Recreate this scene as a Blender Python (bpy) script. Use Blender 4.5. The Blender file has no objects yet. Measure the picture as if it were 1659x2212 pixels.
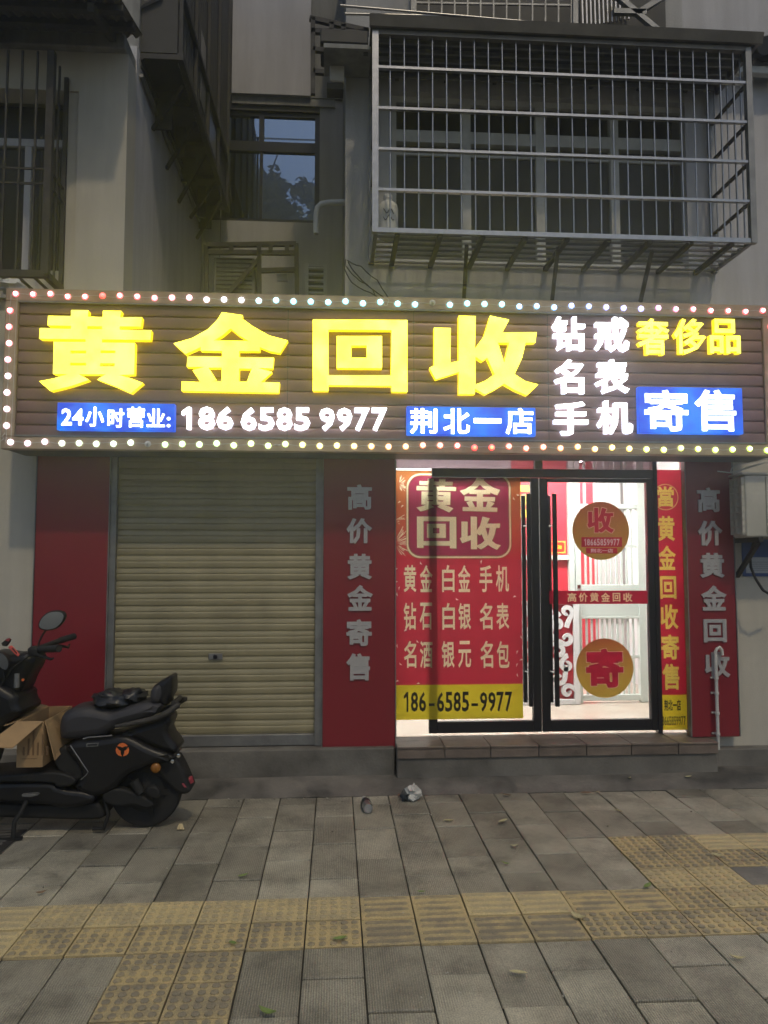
import bpy, bmesh, math, random
from mathutils import Vector, Matrix, noise
from mathutils.geometry import delaunay_2d_cdt
R = math.radians
random.seed(7)
S = bpy.context.scene
COL = S.collection
# ------------------------------------------------------------------ camera, sky, sun, exposure
F, CX, CY, EYE = 1600.0, 829.5, 1106.0, 1.645
PITCH = math.atan(104 / 1600.0)
YAW = R(3.7)
cam = bpy.data.cameras.new('camera')
cam.sensor_fit = 'VERTICAL'
cam.sensor_height = 24.0
cam.lens = F / 2212.0 * 24.0
cam.clip_start = 0.05
cam.clip_end = 500
cam_o = bpy.data.objects.new('camera', cam)
COL.objects.link(cam_o)
cam_o.location = (0, 0, EYE)
cam_o.rotation_euler = (R(90) + PITCH, 0, -YAW)
S.camera = cam_o

SUN_EL, SUN_AZ = R(55), R(15)          # lamp light from the front, a little right
world = bpy.data.worlds.new('World')
S.world = world
world.use_nodes = True
wn = world.node_tree.nodes
sky = wn.new('ShaderNodeTexSky')
sky.sky_type = 'NISHITA'
sky.sun_disc = False
sky.sun_elevation = SUN_EL
sky.sun_rotation = R(180) - SUN_AZ
sky.air_density = 1.3
sky.dust_density = 1.2
sky.ozone_density = 3.2
wn['Background'].inputs['Strength'].default_value = 0.098
world.node_tree.links.new(sky.outputs[0], wn['Background'].inputs['Color'])
sun = bpy.data.lights.new('sun', 'SUN')
sun.energy = 1.45
sun.angle = R(2.0)
sun.color = (1.0, 0.82, 0.54)
sun_o = bpy.data.objects.new('sun', sun)
COL.objects.link(sun_o)
sun_dir = Vector((-math.sin(SUN_AZ) * math.cos(SUN_EL), math.cos(SUN_AZ) * math.cos(SUN_EL), -math.sin(SUN_EL)))
sun_o.rotation_euler = sun_dir.to_track_quat('-Z', 'Y').to_euler()
sun_o.location = (2, -8, 14)
S.view_settings.view_transform = 'Standard'
S.view_settings.look = 'None'
S.view_settings.exposure = 0.0
S.view_settings.gamma = 1.0
S.render.engine = 'CYCLES'
S.cycles.use_denoising = True
S.cycles.max_bounces = 6
S.cycles.diffuse_bounces = 4
S.cycles.glossy_bounces = 4
S.cycles.adaptive_threshold = 0.02
S.cycles.transparent_max_bounces = 12
S.cycles.sample_clamp_indirect = 4.0

# ------------------------------------------------------------------ photo ray -> place helpers (photo units: 1659 x 2212)
_r = Vector((math.cos(YAW), -math.sin(YAW), 0))
_fh = Vector((math.sin(YAW), math.cos(YAW), 0))
_f = _fh * math.cos(PITCH) + Vector((0, 0, math.sin(PITCH)))
_u = -_fh * math.sin(PITCH) + Vector((0, 0, math.cos(PITCH)))
def ray(px, py):
    return _f + _r * ((px - CX) / F) + _u * ((CY - py) / F)
def at(px, py, Y):
    d = ray(px, py); t = Y / d.y
    return Vector((d.x * t, Y, EYE + d.z * t))
def gnd(px, py, z=0.0):
    d = ray(px, py); t = (z - EYE) / d.z
    return Vector((d.x * t, d.y * t, z))
def cr(x0, y0, w, outw):
    """mapper from a zoomed view (source x0,y0, source width w shown outw wide) to photo units"""
    k = w / outw * 0.54004; a = x0 * 0.54004; b = y0 * 0.54004
    return lambda x, y: (a + x * k, b + y * k)

# ------------------------------------------------------------------ objects
ORG = {}
def tag(o, label=None, cat=None, group=None, kind=None):
    if label: o['label'] = label
    if cat: o['category'] = cat
    if group: o['group'] = group
    if kind: o['kind'] = kind
    return o
def thing(name, loc, label, cat, group=None):
    o = bpy.data.objects.new(name, None)
    o.empty_display_size = 0.1
    COL.objects.link(o); o.location = loc
    ORG[o.name] = Vector(loc)
    return tag(o, label, cat, group)
def org(p):
    return ORG.get(p.name, Vector((0, 0, 0))) if p else Vector((0, 0, 0))
def link(name, mesh, loc, parent=None):
    """place an object whose mesh is local to loc (world)"""
    o = bpy.data.objects.new(name, mesh)
    COL.objects.link(o)
    o.parent = parent
    o.location = Vector(loc) - org(parent)
    ORG[o.name] = Vector(loc)
    return o

class MB:
    def __init__(s): s.v = []; s.f = []; s.m = []
    def add(s, vs, fs, mi=0):
        n = len(s.v); s.v += [Vector(v) for v in vs]
        s.f += [tuple(i + n for i in f) for f in fs]; s.m += [mi] * len(fs)
        return s
    def box(s, x0, x1, y0, y1, z0, z1, mi=0):
        if x0 > x1: x0, x1 = x1, x0
        if y0 > y1: y0, y1 = y1, y0
        if z0 > z1: z0, z1 = z1, z0
        return s.add([(x0,y0,z0),(x1,y0,z0),(x1,y1,z0),(x0,y1,z0),(x0,y0,z1),(x1,y0,z1),(x1,y1,z1),(x0,y1,z1)],
              [(0,3,2,1),(4,5,6,7),(0,1,5,4),(1,2,6,5),(2,3,7,6),(3,0,4,7)], mi)
    def beam(s, p, q, w, h=None, up=(0, 0, 1), mi=0):
        p = Vector(p); q = Vector(q); h = h or w
        d = (q - p).normalized(); up = Vector(up)
        if abs(d.dot(up)) > 0.98: up = Vector((0, 1, 0))
        a = d.cross(up).normalized() * (w / 2); b = a.cross(d).normalized() * (h / 2)
        vs = [p-a-b, p+a-b, p+a+b, p-a+b, q-a-b, q+a-b, q+a+b, q-a+b]
        return s.add(vs, [(3,2,1,0),(4,5,6,7),(0,1,5,4),(1,2,6,5),(2,3,7,6),(3,0,4,7)], mi)
    def tube(s, pts, r, n=8, cap=True, mi=0):
        pts = [Vector(p) for p in pts]; m = len(pts)
        rr = r if isinstance(r, (list, tuple)) else [r] * m
        rings = []; a = None
        for i, p in enumerate(pts):
            d = (pts[min(i+1, m-1)] - pts[max(i-1, 0)]).normalized()
            if a is None:
                a = d.orthogonal().normalized()
            else:
                a = (a - d * a.dot(d)).normalized()
            b = d.cross(a)
            rings += [p + (a * math.cos(2*math.pi*k/n) + b * math.sin(2*math.pi*k/n)) * rr[i] for k in range(n)]
        fs = [(i*n+k, i*n+(k+1) % n, (i+1)*n+(k+1) % n, (i+1)*n+k) for i in range(m-1) for k in range(n)]
        if cap: fs += [tuple(range(n-1, -1, -1)), tuple((m-1)*n+k for k in range(n))]
        return s.add(rings, fs, mi)
    def lathe(s, prof, c, axis=(0, 0, 1), n=16, mi=0):
        c = Vector(c); ax = Vector(axis).normalized(); a = ax.orthogonal().normalized(); b = ax.cross(a)
        vs = []; m = len(prof)
        for r, h in prof:
            vs += [c + ax*h + (a*math.cos(2*math.pi*k/n) + b*math.sin(2*math.pi*k/n))*r for k in range(n)]
        fs = [(i*n+k, i*n+(k+1) % n, (i+1)*n+(k+1) % n, (i+1)*n+k) for i in range(m-1) for k in range(n)]
        fs += [tuple(range(n-1, -1, -1)), tuple((m-1)*n+k for k in range(n))]
        return s.add(vs, fs, mi)
    def prism(s, poly, y0, y1, inset=0.0, mi=0):
        """poly: list of (x, z), extruded along y"""
        A = sum(poly[i][0]*poly[(i+1) % len(poly)][1] - poly[(i+1) % len(poly)][0]*poly[i][1] for i in range(len(poly)))
        if A < 0: poly = poly[::-1]
        n = len(poly)
        vs = [(x, y0, z) for x, z in poly] + [(x, y1, z) for x, z in poly]
        fs = [tuple(range(n)), tuple(range(2*n-1, n-1, -1))] + [((i+1) % n, i, n+i, n+(i+1) % n) for i in range(n)]
        return s.add(vs, fs, mi)
    def mesh(s, name, o=(0, 0, 0), bevel=0.0, seg=1, smooth=0.0, mats=()):
        me = bpy.data.meshes.new(name); o = Vector(o)
        me.from_pydata([v - o for v in s.v], [], s.f)
        for m in mats: me.materials.append(m)
        if len(mats) > 1: me.polygons.foreach_set('material_index', s.m)
        if bevel:
            bm = bmesh.new(); bm.from_mesh(me)
            es = [e for e in bm.edges if len(e.link_faces) == 2 and e.calc_face_angle(0) > 0.5]
            bmesh.ops.bevel(bm, geom=es, offset=bevel, segments=seg, affect='EDGES', profile=0.5, clamp_overlap=True)
            bm.to_mesh(me); bm.free()
        if smooth:
            me.shade_smooth(); me.set_sharp_from_angle(angle=R(smooth))
        me.update()
        return me
    def build(s, name, mat, parent=None, bevel=0.0, seg=1, smooth=0.0, loc=None, kind=None):
        mats = mat if isinstance(mat, (list, tuple)) else (mat,)
        if loc is None:
            if parent is not None: loc = org(parent)
            else: loc = (0, 0, 0)
        o = link(name, s.mesh(name, loc, bevel, seg, smooth, mats), loc, parent)
        if kind: o['kind'] = kind
        return o
def box(name, mat, parent, x0, x1, y0, y1, z0, z1, bevel=0.0, **k):
    return MB().box(x0, x1, y0, y1, z0, z1).build(name, mat, parent, bevel, **k)

# ------------------------------------------------------------------ materials (all procedural)
def nt(name):
    m = bpy.data.materials.new(name); m.use_nodes = True
    return m, m.node_tree.nodes, m.node_tree.links, m.node_tree.nodes['Principled BSDF']
def pos_noise(N, L, scale, detail=4, rough=.6, squash=None, obj=False):
    g = N.new('ShaderNodeTexCoord') if obj else N.new('ShaderNodeNewGeometry')
    src = g.outputs['Object'] if obj else g.outputs['Position']
    if squash:
        mp = N.new('ShaderNodeMapping'); mp.inputs['Scale'].default_value = squash
        L.new(src, mp.inputs['Vector']); src = mp.outputs[0]
    t = N.new('ShaderNodeTexNoise'); t.inputs['Scale'].default_value = scale
    t.inputs['Detail'].default_value = detail; t.inputs['Roughness'].default_value = rough
    L.new(src, t.inputs['Vector'])
    return t.outputs['Fac']
def ramp(N, L, fac, stops):
    r = N.new('ShaderNodeValToRGB'); e = r.color_ramp.elements
    while len(e) < len(stops): e.new(0.5)
    for i, (p, c) in enumerate(stops):
        e[i].position = p; e[i].color = (*c, 1)
    L.new(fac, r.inputs['Fac'])
    return r.outputs['Color']
def mul(c, k): return tuple(min(1, x * k) for x in c)
def pbr(name, col, rough=.6, metal=0.0, var=.0, vscale=4, bump=0.0, bscale=60, col2=None, streak=0.0, rnd=0.0, spec=.5, obj=False, thr=(.35, .68)):
    m, N, L, B = nt(name)
    B.inputs['Roughness'].default_value = rough
    B.inputs['Metallic'].default_value = metal
    B.inputs['Specular IOR Level'].default_value = spec
    out = None
    if var or col2:
        c2 = col2 or mul(col, 1 - var)
        out = ramp(N, L, pos_noise(N, L, vscale, 6, .65, obj=obj), [(thr[0], c2), (thr[1], col)])
    if streak:
        f = pos_noise(N, L, 1.0, 5, .7, (7, 7, .55), obj=obj)
        k = ramp(N, L, f, [(.38, (1-streak,)*3), (.62, (1, 1, 1))])
        mx = N.new('ShaderNodeMix'); mx.data_type = 'RGBA'; mx.blend_type = 'MULTIPLY'; mx.inputs[0].default_value = 1
        if out: L.new(out, mx.inputs[6])
        else: mx.inputs[6].default_value = (*col, 1)
        L.new(k, mx.inputs[7]); out = mx.outputs[2]
    if rnd:
        oi = N.new('ShaderNodeObjectInfo')
        k = N.new('ShaderNodeMapRange'); k.inputs['To Min'].default_value = 1 - rnd; k.inputs['To Max'].default_value = 1 + rnd * .6
        L.new(oi.outputs['Random'], k.inputs['Value'])
        mx = N.new('ShaderNodeVectorMath'); mx.operation = 'SCALE'
        if out: L.new(out, mx.inputs[0])
        else: mx.inputs[0].default_value = col
        L.new(k.outputs[0], mx.inputs['Scale']); out = mx.outputs[0]
    if out: L.new(out, B.inputs['Base Color'])
    else: B.inputs['Base Color'].default_value = (*col, 1)
    if bump:
        b = N.new('ShaderNodeBump'); b.inputs['Strength'].default_value = bump; b.inputs['Distance'].default_value = .01
        L.new(pos_noise(N, L, bscale, 5, .6, obj=obj), b.inputs['Height']); L.new(b.outputs[0], B.inputs['Normal'])
    return m
def emit(name, col, strength, base=(.8, .8, .8)):
    m, N, L, B = nt(name)
    B.inputs['Base Color'].default_value = (*base, 1)
    B.inputs['Roughness'].default_value = .4
    B.inputs['Emission Color'].default_value = (*col, 1)
    B.inputs['Emission Strength'].default_value = strength
    return m
def film(name, col, trans=.65, rough=.45, col2=None, axis=2, lo=0, hi=1):
    """printed vinyl film, light comes through it"""
    m, N, L, B = nt(name)
    B.inputs['Roughness'].default_value = rough
    B.inputs['Base Color'].default_value = (*col, 1)
    t = N.new('ShaderNodeBsdfTranslucent'); t.inputs['Color'].default_value = (*col, 1)
    if col2:
        g = N.new('ShaderNodeNewGeometry'); sp = N.new('ShaderNodeSeparateXYZ'); L.new(g.outputs['Position'], sp.inputs[0])
        mr = N.new('ShaderNodeMapRange'); mr.inputs['From Min'].default_value = lo; mr.inputs['From Max'].default_value = hi
        L.new(sp.outputs[axis], mr.inputs['Value'])
        c = ramp(N, L, mr.outputs[0], [(0, col), (1, col2)])
        L.new(c, B.inputs['Base Color']); L.new(c, t.inputs['Color'])
    mx = N.new('ShaderNodeMixShader'); mx.inputs[0].default_value = trans
    L.new(B.outputs[0], mx.inputs[1]); L.new(t.outputs[0], mx.inputs[2])
    L.new(mx.outputs[0], N['Material Output'].inputs['Surface'])
    return m
def glass(name, tint=(1, 1, 1), ior=1.45, rough=.0, min_ref=0.0, refl_tint=(1, 1, 1)):
    m, N, L, B = nt(name); N.remove(B)
    t = N.new('ShaderNodeBsdfTransparent'); t.inputs['Color'].default_value = (*tint, 1)
    g = N.new('ShaderNodeBsdfGlossy'); g.inputs['Color'].default_value = (*refl_tint, 1); g.inputs['Roughness'].default_value = rough
    fr = N.new('ShaderNodeFresnel'); fr.inputs['IOR'].default_value = ior
    mx = N.new('ShaderNodeMixShader')
    if min_ref:
        ad = N.new('ShaderNodeMath'); ad.operation = 'ADD'; ad.inputs[1].default_value = min_ref; ad.use_clamp = True
        L.new(fr.outputs[0], ad.inputs[0]); L.new(ad.outputs[0], mx.inputs[0])
    else: L.new(fr.outputs[0], mx.inputs[0])
    L.new(t.outputs[0], mx.inputs[1]); L.new(g.outputs[0], mx.inputs[2])
    L.new(mx.outputs[0], N['Material Output'].inputs['Surface'])
    return m

def lit_face(name, ca, sa, cb, sb, base=(.6, .6, .5)):
    """acrylic face lit from behind by LED modules: uneven glow"""
    m, N, L, B = nt(name)
    B.inputs['Base Color'].default_value = (*base, 1); B.inputs['Roughness'].default_value = .35
    f = pos_noise(N, L, 5.5, 2, .5)
    L.new(ramp(N, L, f, [(.36, ca), (.64, cb)]), B.inputs['Emission Color'])
    mr = N.new('ShaderNodeMapRange'); mr.inputs['From Min'].default_value = .36; mr.inputs['From Max'].default_value = .64
    mr.inputs['To Min'].default_value = sa; mr.inputs['To Max'].default_value = sb
    L.new(f, mr.inputs['Value']); L.new(mr.outputs[0], B.inputs['Emission Strength'])
    return m
M = {}
M['wall_cream'] = pbr('painted_plaster_cream', (.60, .565, .48), .9, var=.16, vscale=1.1, bump=.25, bscale=90, streak=.10)
M['wall_grey'] = pbr('painted_plaster_grey', (.50, .495, .48), .9, var=.20, vscale=.9, bump=.3, bscale=70, streak=.18)
M['wall_lilac'] = pbr('painted_plaster_upper', (.58, .575, .59), .9, var=.16, vscale=.8, bump=.2, bscale=60, streak=.16)
M['wall_dirty'] = pbr('stained_render', (.36, .36, .34), .95, var=.35, vscale=1.3, bump=.35, bscale=50, streak=.40)
M['concrete'] = pbr('old_concrete', (.28, .265, .24), .85, var=.5, vscale=2.6, bump=.6, bscale=45)
M['red_panel'] = pbr('red_aluminium_panel', (.24, .018, .03), .32, var=.12, vscale=2, spec=.5)
M['silver_letter'] = pbr('brushed_silver_letter', (.52, .50, .49), .42, .35, var=.1, vscale=30)
M['galv'] = pbr('galvanised_steel', (.30, .30, .295), .5, .6, var=.35, vscale=9)
M['steel'] = pbr('stainless_bar', (.44, .43, .42), .30, 1.0, var=.2, vscale=20)
M['dark_steel'] = pbr('rusty_dark_steel', (.07, .065, .06), .7, .3, var=.5, vscale=15, bump=.3)
M['shutter'] = pbr('beige_shutter_slat', (.38, .335, .205), .36, .1, var=.22, vscale=3.5, rnd=.05, streak=.12)
M['black_metal'] = pbr('black_door_frame', (.018, .018, .022), .32, .2)
M['board'] = pbr('brown_sign_slat', (.235, .125, .115), .34, .15, var=.25, vscale=5, rnd=.06)
M['rail'] = pbr('tan_aluminium_rail', (.40, .30, .20), .45, .3, var=.25, vscale=8)
M['white_plastic'] = pbr('white_plastic', (.62, .62, .58), .5, var=.15, vscale=10)
M['dark'] = pbr('dark_void', (.012, .012, .013), .9)
M['rubber'] = pbr('black_rubber', (.014, .014, .015), .75, bump=.3, bscale=120)
M['black_plastic'] = pbr('black_plastic', (.012, .012, .014), .38, var=.3, vscale=20, spec=.35)
M['matte_black'] = pbr('matte_black_plastic', (.018, .018, .018), .6, bump=.2, bscale=200, spec=.3)
M['seat_vinyl'] = pbr('black_seat_vinyl', (.035, .034, .04), .5, bump=.25, bscale=180)
M['chrome'] = pbr('chrome', (.75, .75, .75), .12, 1.0)
M['orange'] = pbr('orange_decal', (.75, .17, .04), .45)
M['amber'] = pbr('amber_reflector', (.36, .14, .02), .25, var=.4, vscale=120)
M['card'] = pbr('corrugated_cardboard', (.40, .26, .13), .85, var=.18, vscale=7, bump=.15, bscale=120)
M['card_print'] = pbr('cardboard_print', (.17, .10, .05), .85)
M['cloth'] = pbr('black_raincoat', (.015, .016, .02), .32, bump=.3, bscale=40)
M['red_plastic'] = pbr('coral_plastic', (.75, .12, .10), .4)
M['plate_red'] = pbr('red_licence_plate', (.40, .05, .07), .5, var=.5, vscale=120)
M['blue'] = lit_face('blue_lit_panel', (.0, .06, .80), .85, (.0, .20, 1.0), 1.1, (.01, .05, .3))
M['yellow_lit'] = lit_face('yellow_lit_acrylic', (1.0, .86, .006), 3.2, (1.0, .94, .045), 4.6)
M['yellow_side'] = emit('yellow_letter_return', (1.0, .80, .01), 1.3, (.5, .45, .05))
M['white_lit'] = lit_face('white_lit_acrylic', (.85, .92, 1.0), 3.5, (1, 1, 1), 8.0)
M['white_side'] = emit('white_letter_return', (.70, .80, 1.0), 1.8)
M['glass'] = glass('clear_glass')
M['window_glass'] = glass('reflective_window_glass', (.10, .11, .12), 1.5, .0, .42, (.62, .78, 1.0))  # bluish reflection colour puts the dusk sky's blue into the glass
M['dim_glass'] = glass('dusty_window_glass', (.80, .80, .78), 1.25, .25)
M['transom_glass'] = glass('dim_transom_glass', (.40, .34, .36), 1.45, .05, .03)

# ------------------------------------------------------------------ lettering
def area2(lp):
    return sum(lp[i][0]*lp[(i+1) % len(lp)][1] - lp[(i+1) % len(lp)][0]*lp[i][1] for i in range(len(lp)))
def wind(loops, x, y):
    w = 0
    for lp in loops:
        xa, ya = lp[-1]
        for xb, yb in lp:
            if (ya <= y) != (yb <= y):
                if x < xa + (y-ya)/(yb-ya)*(xb-xa): w += 1 if yb > ya else -1
            xa, ya = xb, yb
    return w
def grow(lp, d):
    """move an outline outwards by d with limited mitres"""
    out = []; n = len(lp)
    for i in range(n):
        (ax, ay), (bx, by), (cx, cy) = lp[i-1], lp[i], lp[(i+1) % n]
        e1 = Vector((bx-ax, by-ay)); e2 = Vector((cx-bx, cy-by))
        if e1.length < 1e-6 or e2.length < 1e-6: continue
        e1.normalize(); e2.normalize()
        n1 = Vector((e1.y, -e1.x)); n2 = Vector((e2.y, -e2.x))
        m = n1 + n2
        if m.length < .3: out += [(bx+n1.x*d, by+n1.y*d), (bx+n2.x*d, by+n2.y*d)]; continue
        m = m / m.length; k = d / max(.5, m.dot(n1))
        out.append((bx + m.x*k, by + m.y*k))
    return out
_tc = {}
def glyphs(s, off=.03, res=2):
    """outline loops of a string made bolder by off, normalised to its bounding box 0..1"""
    key = (s, off, res)
    if key in _tc: return _tc[key]
    cu = bpy.data.curves.new('t', 'FONT'); cu.body = s; cu.resolution_u = res
    o = bpy.data.objects.new('t', cu); COL.objects.link(o)
    bpy.context.view_layer.update()
    me = bpy.data.meshes.new_from_object(o.evaluated_get(bpy.context.evaluated_depsgraph_get()))
    vs = [(v.co.x, v.co.y) for v in me.vertices]; nxt = {}
    de = set()
    for p in me.polygons:
        f = list(p.vertices)
        if area2([vs[i] for i in f]) < 0: f = f[::-1]
        de |= {(f[i], f[(i+1) % len(f)]) for i in range(len(f))}
    for a, b in de:
        if (b, a) not in de: nxt.setdefault(a, []).append(b)
    bpy.data.objects.remove(o); bpy.data.curves.remove(cu); bpy.data.meshes.remove(me)
    loops = []
    while nxt:
        a = next(iter(nxt)); lp = []
        while a in nxt:
            lp.append(a); b = nxt[a].pop()
            if not nxt[a]: del nxt[a]
            a = b
        lp = [vs[i] for i in lp]
        lp = [q for i, q in enumerate(lp) if math.hypot(q[0]-lp[i-1][0], q[1]-lp[i-1][1]) > 1e-4]
        if len(lp) > 2: loops.append(grow(lp, off) if off else lp)
    xs = [q[0] for lp in loops for q in lp]; ys = [q[1] for lp in loops for q in lp]
    x0, x1, y0, y1 = min(xs), max(xs), min(ys), max(ys)
    w, h = x1 - x0, max(y1 - y0, 1e-6)
    _tc[key] = [[((x-x0)/w, (y-y0)/h) for x, y in lp] for lp in loops]
    return _tc[key]
def fit(s, rect, off=.03):
    """string outlines placed in rect (x0,z0,x1,z1)"""
    x0, z0, x1, z1 = rect
    if s.isdigit() and (len(s) > 1 or s == '1'):
        out = []; c = (x1-x0)/(len(s) - .12)
        for i, ch in enumerate(s):
            a = x0 + i*c; b = a + c*.88
            if ch == '1':
                t = .30 if off > .025 else .24; w = b - a
                if len(s) == 1: a, w = x0, x1-x0; t = .42
                else: a += w*.16; w *= .62; t /= .62
                out.append([(a + w*(1-t), z0), (a + w, z0), (a + w, z1), (a + w*(1-t*.85), z1), (a, z0 + (z1-z0)*.80), (a, z0 + (z1-z0)*.64), (a + w*(1-t), z0 + (z1-z0)*.77)])
            else: out += fit(ch, (a, z0, b, z1), off)[1]
        return ('S', out)
    return ('S', [[(x0 + u*(x1-x0), z0 + v*(z1-z0)) for u, v in lp] for lp in glyphs(s, off)])
def fill(shape):
    """outlines -> flat triangles (x,z)"""
    loops = shape[1]; vs = []; es = []
    for lp in loops:
        n = len(vs); vs += [Vector(p) for p in lp]; es += [(n+i, n+(i+1) % len(lp)) for i in range(len(lp))]
    r = delaunay_2d_cdt(vs, es, [], 0, 1e-6)
    V = r[0]; out = []
    for t in r[2]:
        c = (V[t[0]] + V[t[1]] + V[t[2]]) / 3
        if wind(loops, c.x, c.y) > 0: out.append(tuple(t))
    return [tuple(v) for v in V], out
def prect(mapf, x0, y0, x1, y1, Y):
    """photo rectangle -> world (x0,z0,x1,z1) on plane Y, taken at mid edges"""
    xm, ym = (x0+x1)/2, (y0+y1)/2
    l = at(*mapf(x0, ym), Y); r = at(*mapf(x1, ym), Y); t = at(*mapf(xm, y0), Y); b = at(*mapf(xm, y1), Y)
    return (l.x, b.z, r.x, t.z)
def ppoly(mapf, pts, Y):
    return [(p.x, p.z) for p in (at(*mapf(x, y), Y) for x, y in pts)]
def orient(loops):
    """outer outlines counter-clockwise, holes clockwise, by nesting depth"""
    out = []
    for i, lp in enumerate(loops):
        x = (lp[0][0]+lp[1][0])/2; y = (lp[0][1]+lp[1][1])/2
        d = sum(1 for j, l2 in enumerate(loops) if j != i and wind([l2], x, y))
        if (area2(lp) > 0) != (d % 2 == 0): lp = lp[::-1]
        out.append(lp)
    return ('S', out)
def extrude2d(vs, fs, y0, y1, face_mi=0, side_mi=1):
    """flat triangles (x,z) -> solid between y0 (front) and y1"""
    mb = MB(); n = len(vs); cnt = {}
    F2 = []
    for f in fs:
        a = sum(vs[f[i]][0]*vs[f[(i+1) % len(f)]][1] - vs[f[(i+1) % len(f)]][0]*vs[f[i]][1] for i in range(len(f)))
        F2.append(f if a > 0 else f[::-1])
    for f in F2:
        for i in range(len(f)): cnt[(f[i], f[(i+1) % len(f)])] = 1
    mb.add([(x, y0, z) for x, z in vs] + [(x, y1, z) for x, z in vs], [], 0)
    for f in F2: mb.f.append(f); mb.m.append(face_mi)
    for (a, b) in cnt:
        if (b, a) not in cnt: mb.f.append((b, a, a+n, b+n)); mb.m.append(side_mi)
    return mb
def sheet(name, layers, Y, parent):
    """one flat printed sheet: later layers lie over earlier ones; every face takes its layer's material"""
    V = []; E_ = []; shp = []
    for li, (polys, mat) in enumerate(layers):
        for p in polys:
            loops = p[1] if isinstance(p, tuple) else ([p] if area2(p) > 0 else [p[::-1]])
            for lp in loops:
                n = len(V); V += [Vector(q) for q in lp]; E_ += [(n+i, n+(i+1) % len(lp)) for i in range(len(lp))]
            xs = [q[0] for lp in loops for q in lp]; ys = [q[1] for lp in loops for q in lp]
            shp.append((li, min(xs), max(xs), min(ys), max(ys), loops))
    r = delaunay_2d_cdt(V, E_, [], 0, 1e-6)
    me = bpy.data.meshes.new(name); o = org(parent)
    fs = []; mi = []; W = r[0]
    base = [q for q in shp if q[0] == 0]
    for f in r[2]:
        x = sum(W[i].x for i in f)/len(f); y = sum(W[i].y for i in f)/len(f)
        if not any(wind(q[5], x, y) > 0 for q in base): continue
        for q in reversed(shp):
            if q[1] <= x <= q[2] and q[3] <= y <= q[4] and wind(q[5], x, y) > 0:
                fs.append(tuple(f)); mi.append(q[0]); break
    me.from_pydata([Vector((v.x, Y, v.y)) - o for v in W], [], fs)
    for _, m in layers: me.materials.append(m)
    me.polygons.foreach_set('material_index', mi)
    me.update()
    return link(name, me, o, parent)
def circle(cx, cz, rx, rz=None, n=48):
    rz = rz or rx
    return [(cx + rx*math.cos(2*math.pi*i/n), cz + rz*math.sin(2*math.pi*i/n)) for i in range(n)]
def rrect(x0, z0, x1, z1, r, n=8):
    out = []
    for cx, cz, a in ((x1-r, z1-r, 0), (x0+r, z1-r, 90), (x0+r, z0+r, 180), (x1-r, z0+r, 270)):
        out += [(cx + r*math.cos(R(a + 90*i/n)), cz + r*math.sin(R(a + 90*i/n))) for i in range(n+1)]
    return out
def rect4(r): return [(r[0], r[1]), (r[2], r[1]), (r[2], r[3]), (r[0], r[3])]
# hand drawn heavy outlines of the four large characters, each with its holes (view coordinates)
V8 = cr(0, 1080, 620, 1659); V5 = cr(0, 1100, 1200, 1659); V6 = cr(1100, 1100, 1100, 1659); V7 = cr(2072, 1100, 1000, 1659)
HUANG = [[(762,430),(945,432),(942,500),(1100,505),(1102,435),(1300,438),(1285,507),(1520,505),(1508,605),(1282,602),(1280,640),(1620,645),(1610,748),(1092,742),(1090,775),(1445,780),(1435,1118),(1268,1122),(1400,1160),(1530,1210),(1400,1318),(1220,1240),(1040,1172),(1130,1115),(845,1115),(950,1175),(760,1240),(540,1295),(418,1190),(580,1160),(720,1113),(568,1112),(575,768),(915,770),(915,740),(420,735),(428,622),(758,630),(760,597),(510,592),(515,490),(760,495)],
  [(935,600),(1095,602),(1095,633),(935,632)],[(752,862),(922,862),(922,893),(752,893)],[(1075,860),(1236,862),(1234,890),(1075,890)],[(752,993),(920,993),(920,1022),(752,1022)],[(1070,998),(1228,998),(1226,1032),(1070,1030)]]
JIN = [[(1228,206),(1342,222),(1336,238),(1400,285),(1490,335),(1592,362),(1548,432),(1490,420),(1437,398),(1437,420),(1322,420),(1322,455),(1515,457),(1508,516),(1425,513),(1505,537),(1442,592),(1547,596),(1542,650),(1003,640),(1005,588),(1108,592),(1065,527),(1130,508),(1033,508),(1038,450),(1228,452),(1228,420),(1110,418),(1110,398),(1025,437),(960,378),(1060,350),(1150,300),(1200,250)],
  [(1275,295),(1320,332),(1375,365),(1182,362),(1235,330)],[(1322,517),(1393,517),(1365,590),(1322,590)],[(1152,512),(1225,512),(1225,588),(1168,588),(1198,582)]]
HUI = [[(228,268),(798,272),(798,705),(703,703),(703,668),(322,664),(322,698),(228,698)],[(322,330),(703,332),(700,605),(322,605)],[(372,368),(645,368),(645,562),(372,560)],[(460,425),(553,425),(553,500),(460,498)]]
SHOU = [[(960,318),(1060,320),(1057,530),(1108,518),(1108,245),(1210,248),(1206,445),(1260,370),(1298,245),(1412,270),(1370,348),(1578,345),(1570,408),(1512,408),(1490,500),(1445,598),(1510,640),(1588,660),(1522,725),(1450,695),(1382,655),(1320,695),(1268,720),(1206,685),(1205,718),(1108,718),(1110,585),(970,630),(932,560),(960,545)],
  [(1209,492),(1250,520),(1280,497),(1325,598),(1270,638),(1209,662)],[(1345,408),(1413,408),(1383,530)]]
def big(loops, rect):
    """the outline fitted to a world rectangle"""
    xs = [p[0] for p in loops[0]]; ys = [p[1] for p in loops[0]]
    x0, x1, y0, y1 = min(xs), max(xs), min(ys), max(ys)
    return orient([[(rect[0] + (x-x0)/(x1-x0)*(rect[2]-rect[0]), rect[3] - (y-y0)/(y1-y0)*(rect[3]-rect[1])) for x, y in lp] for lp in loops])
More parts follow.
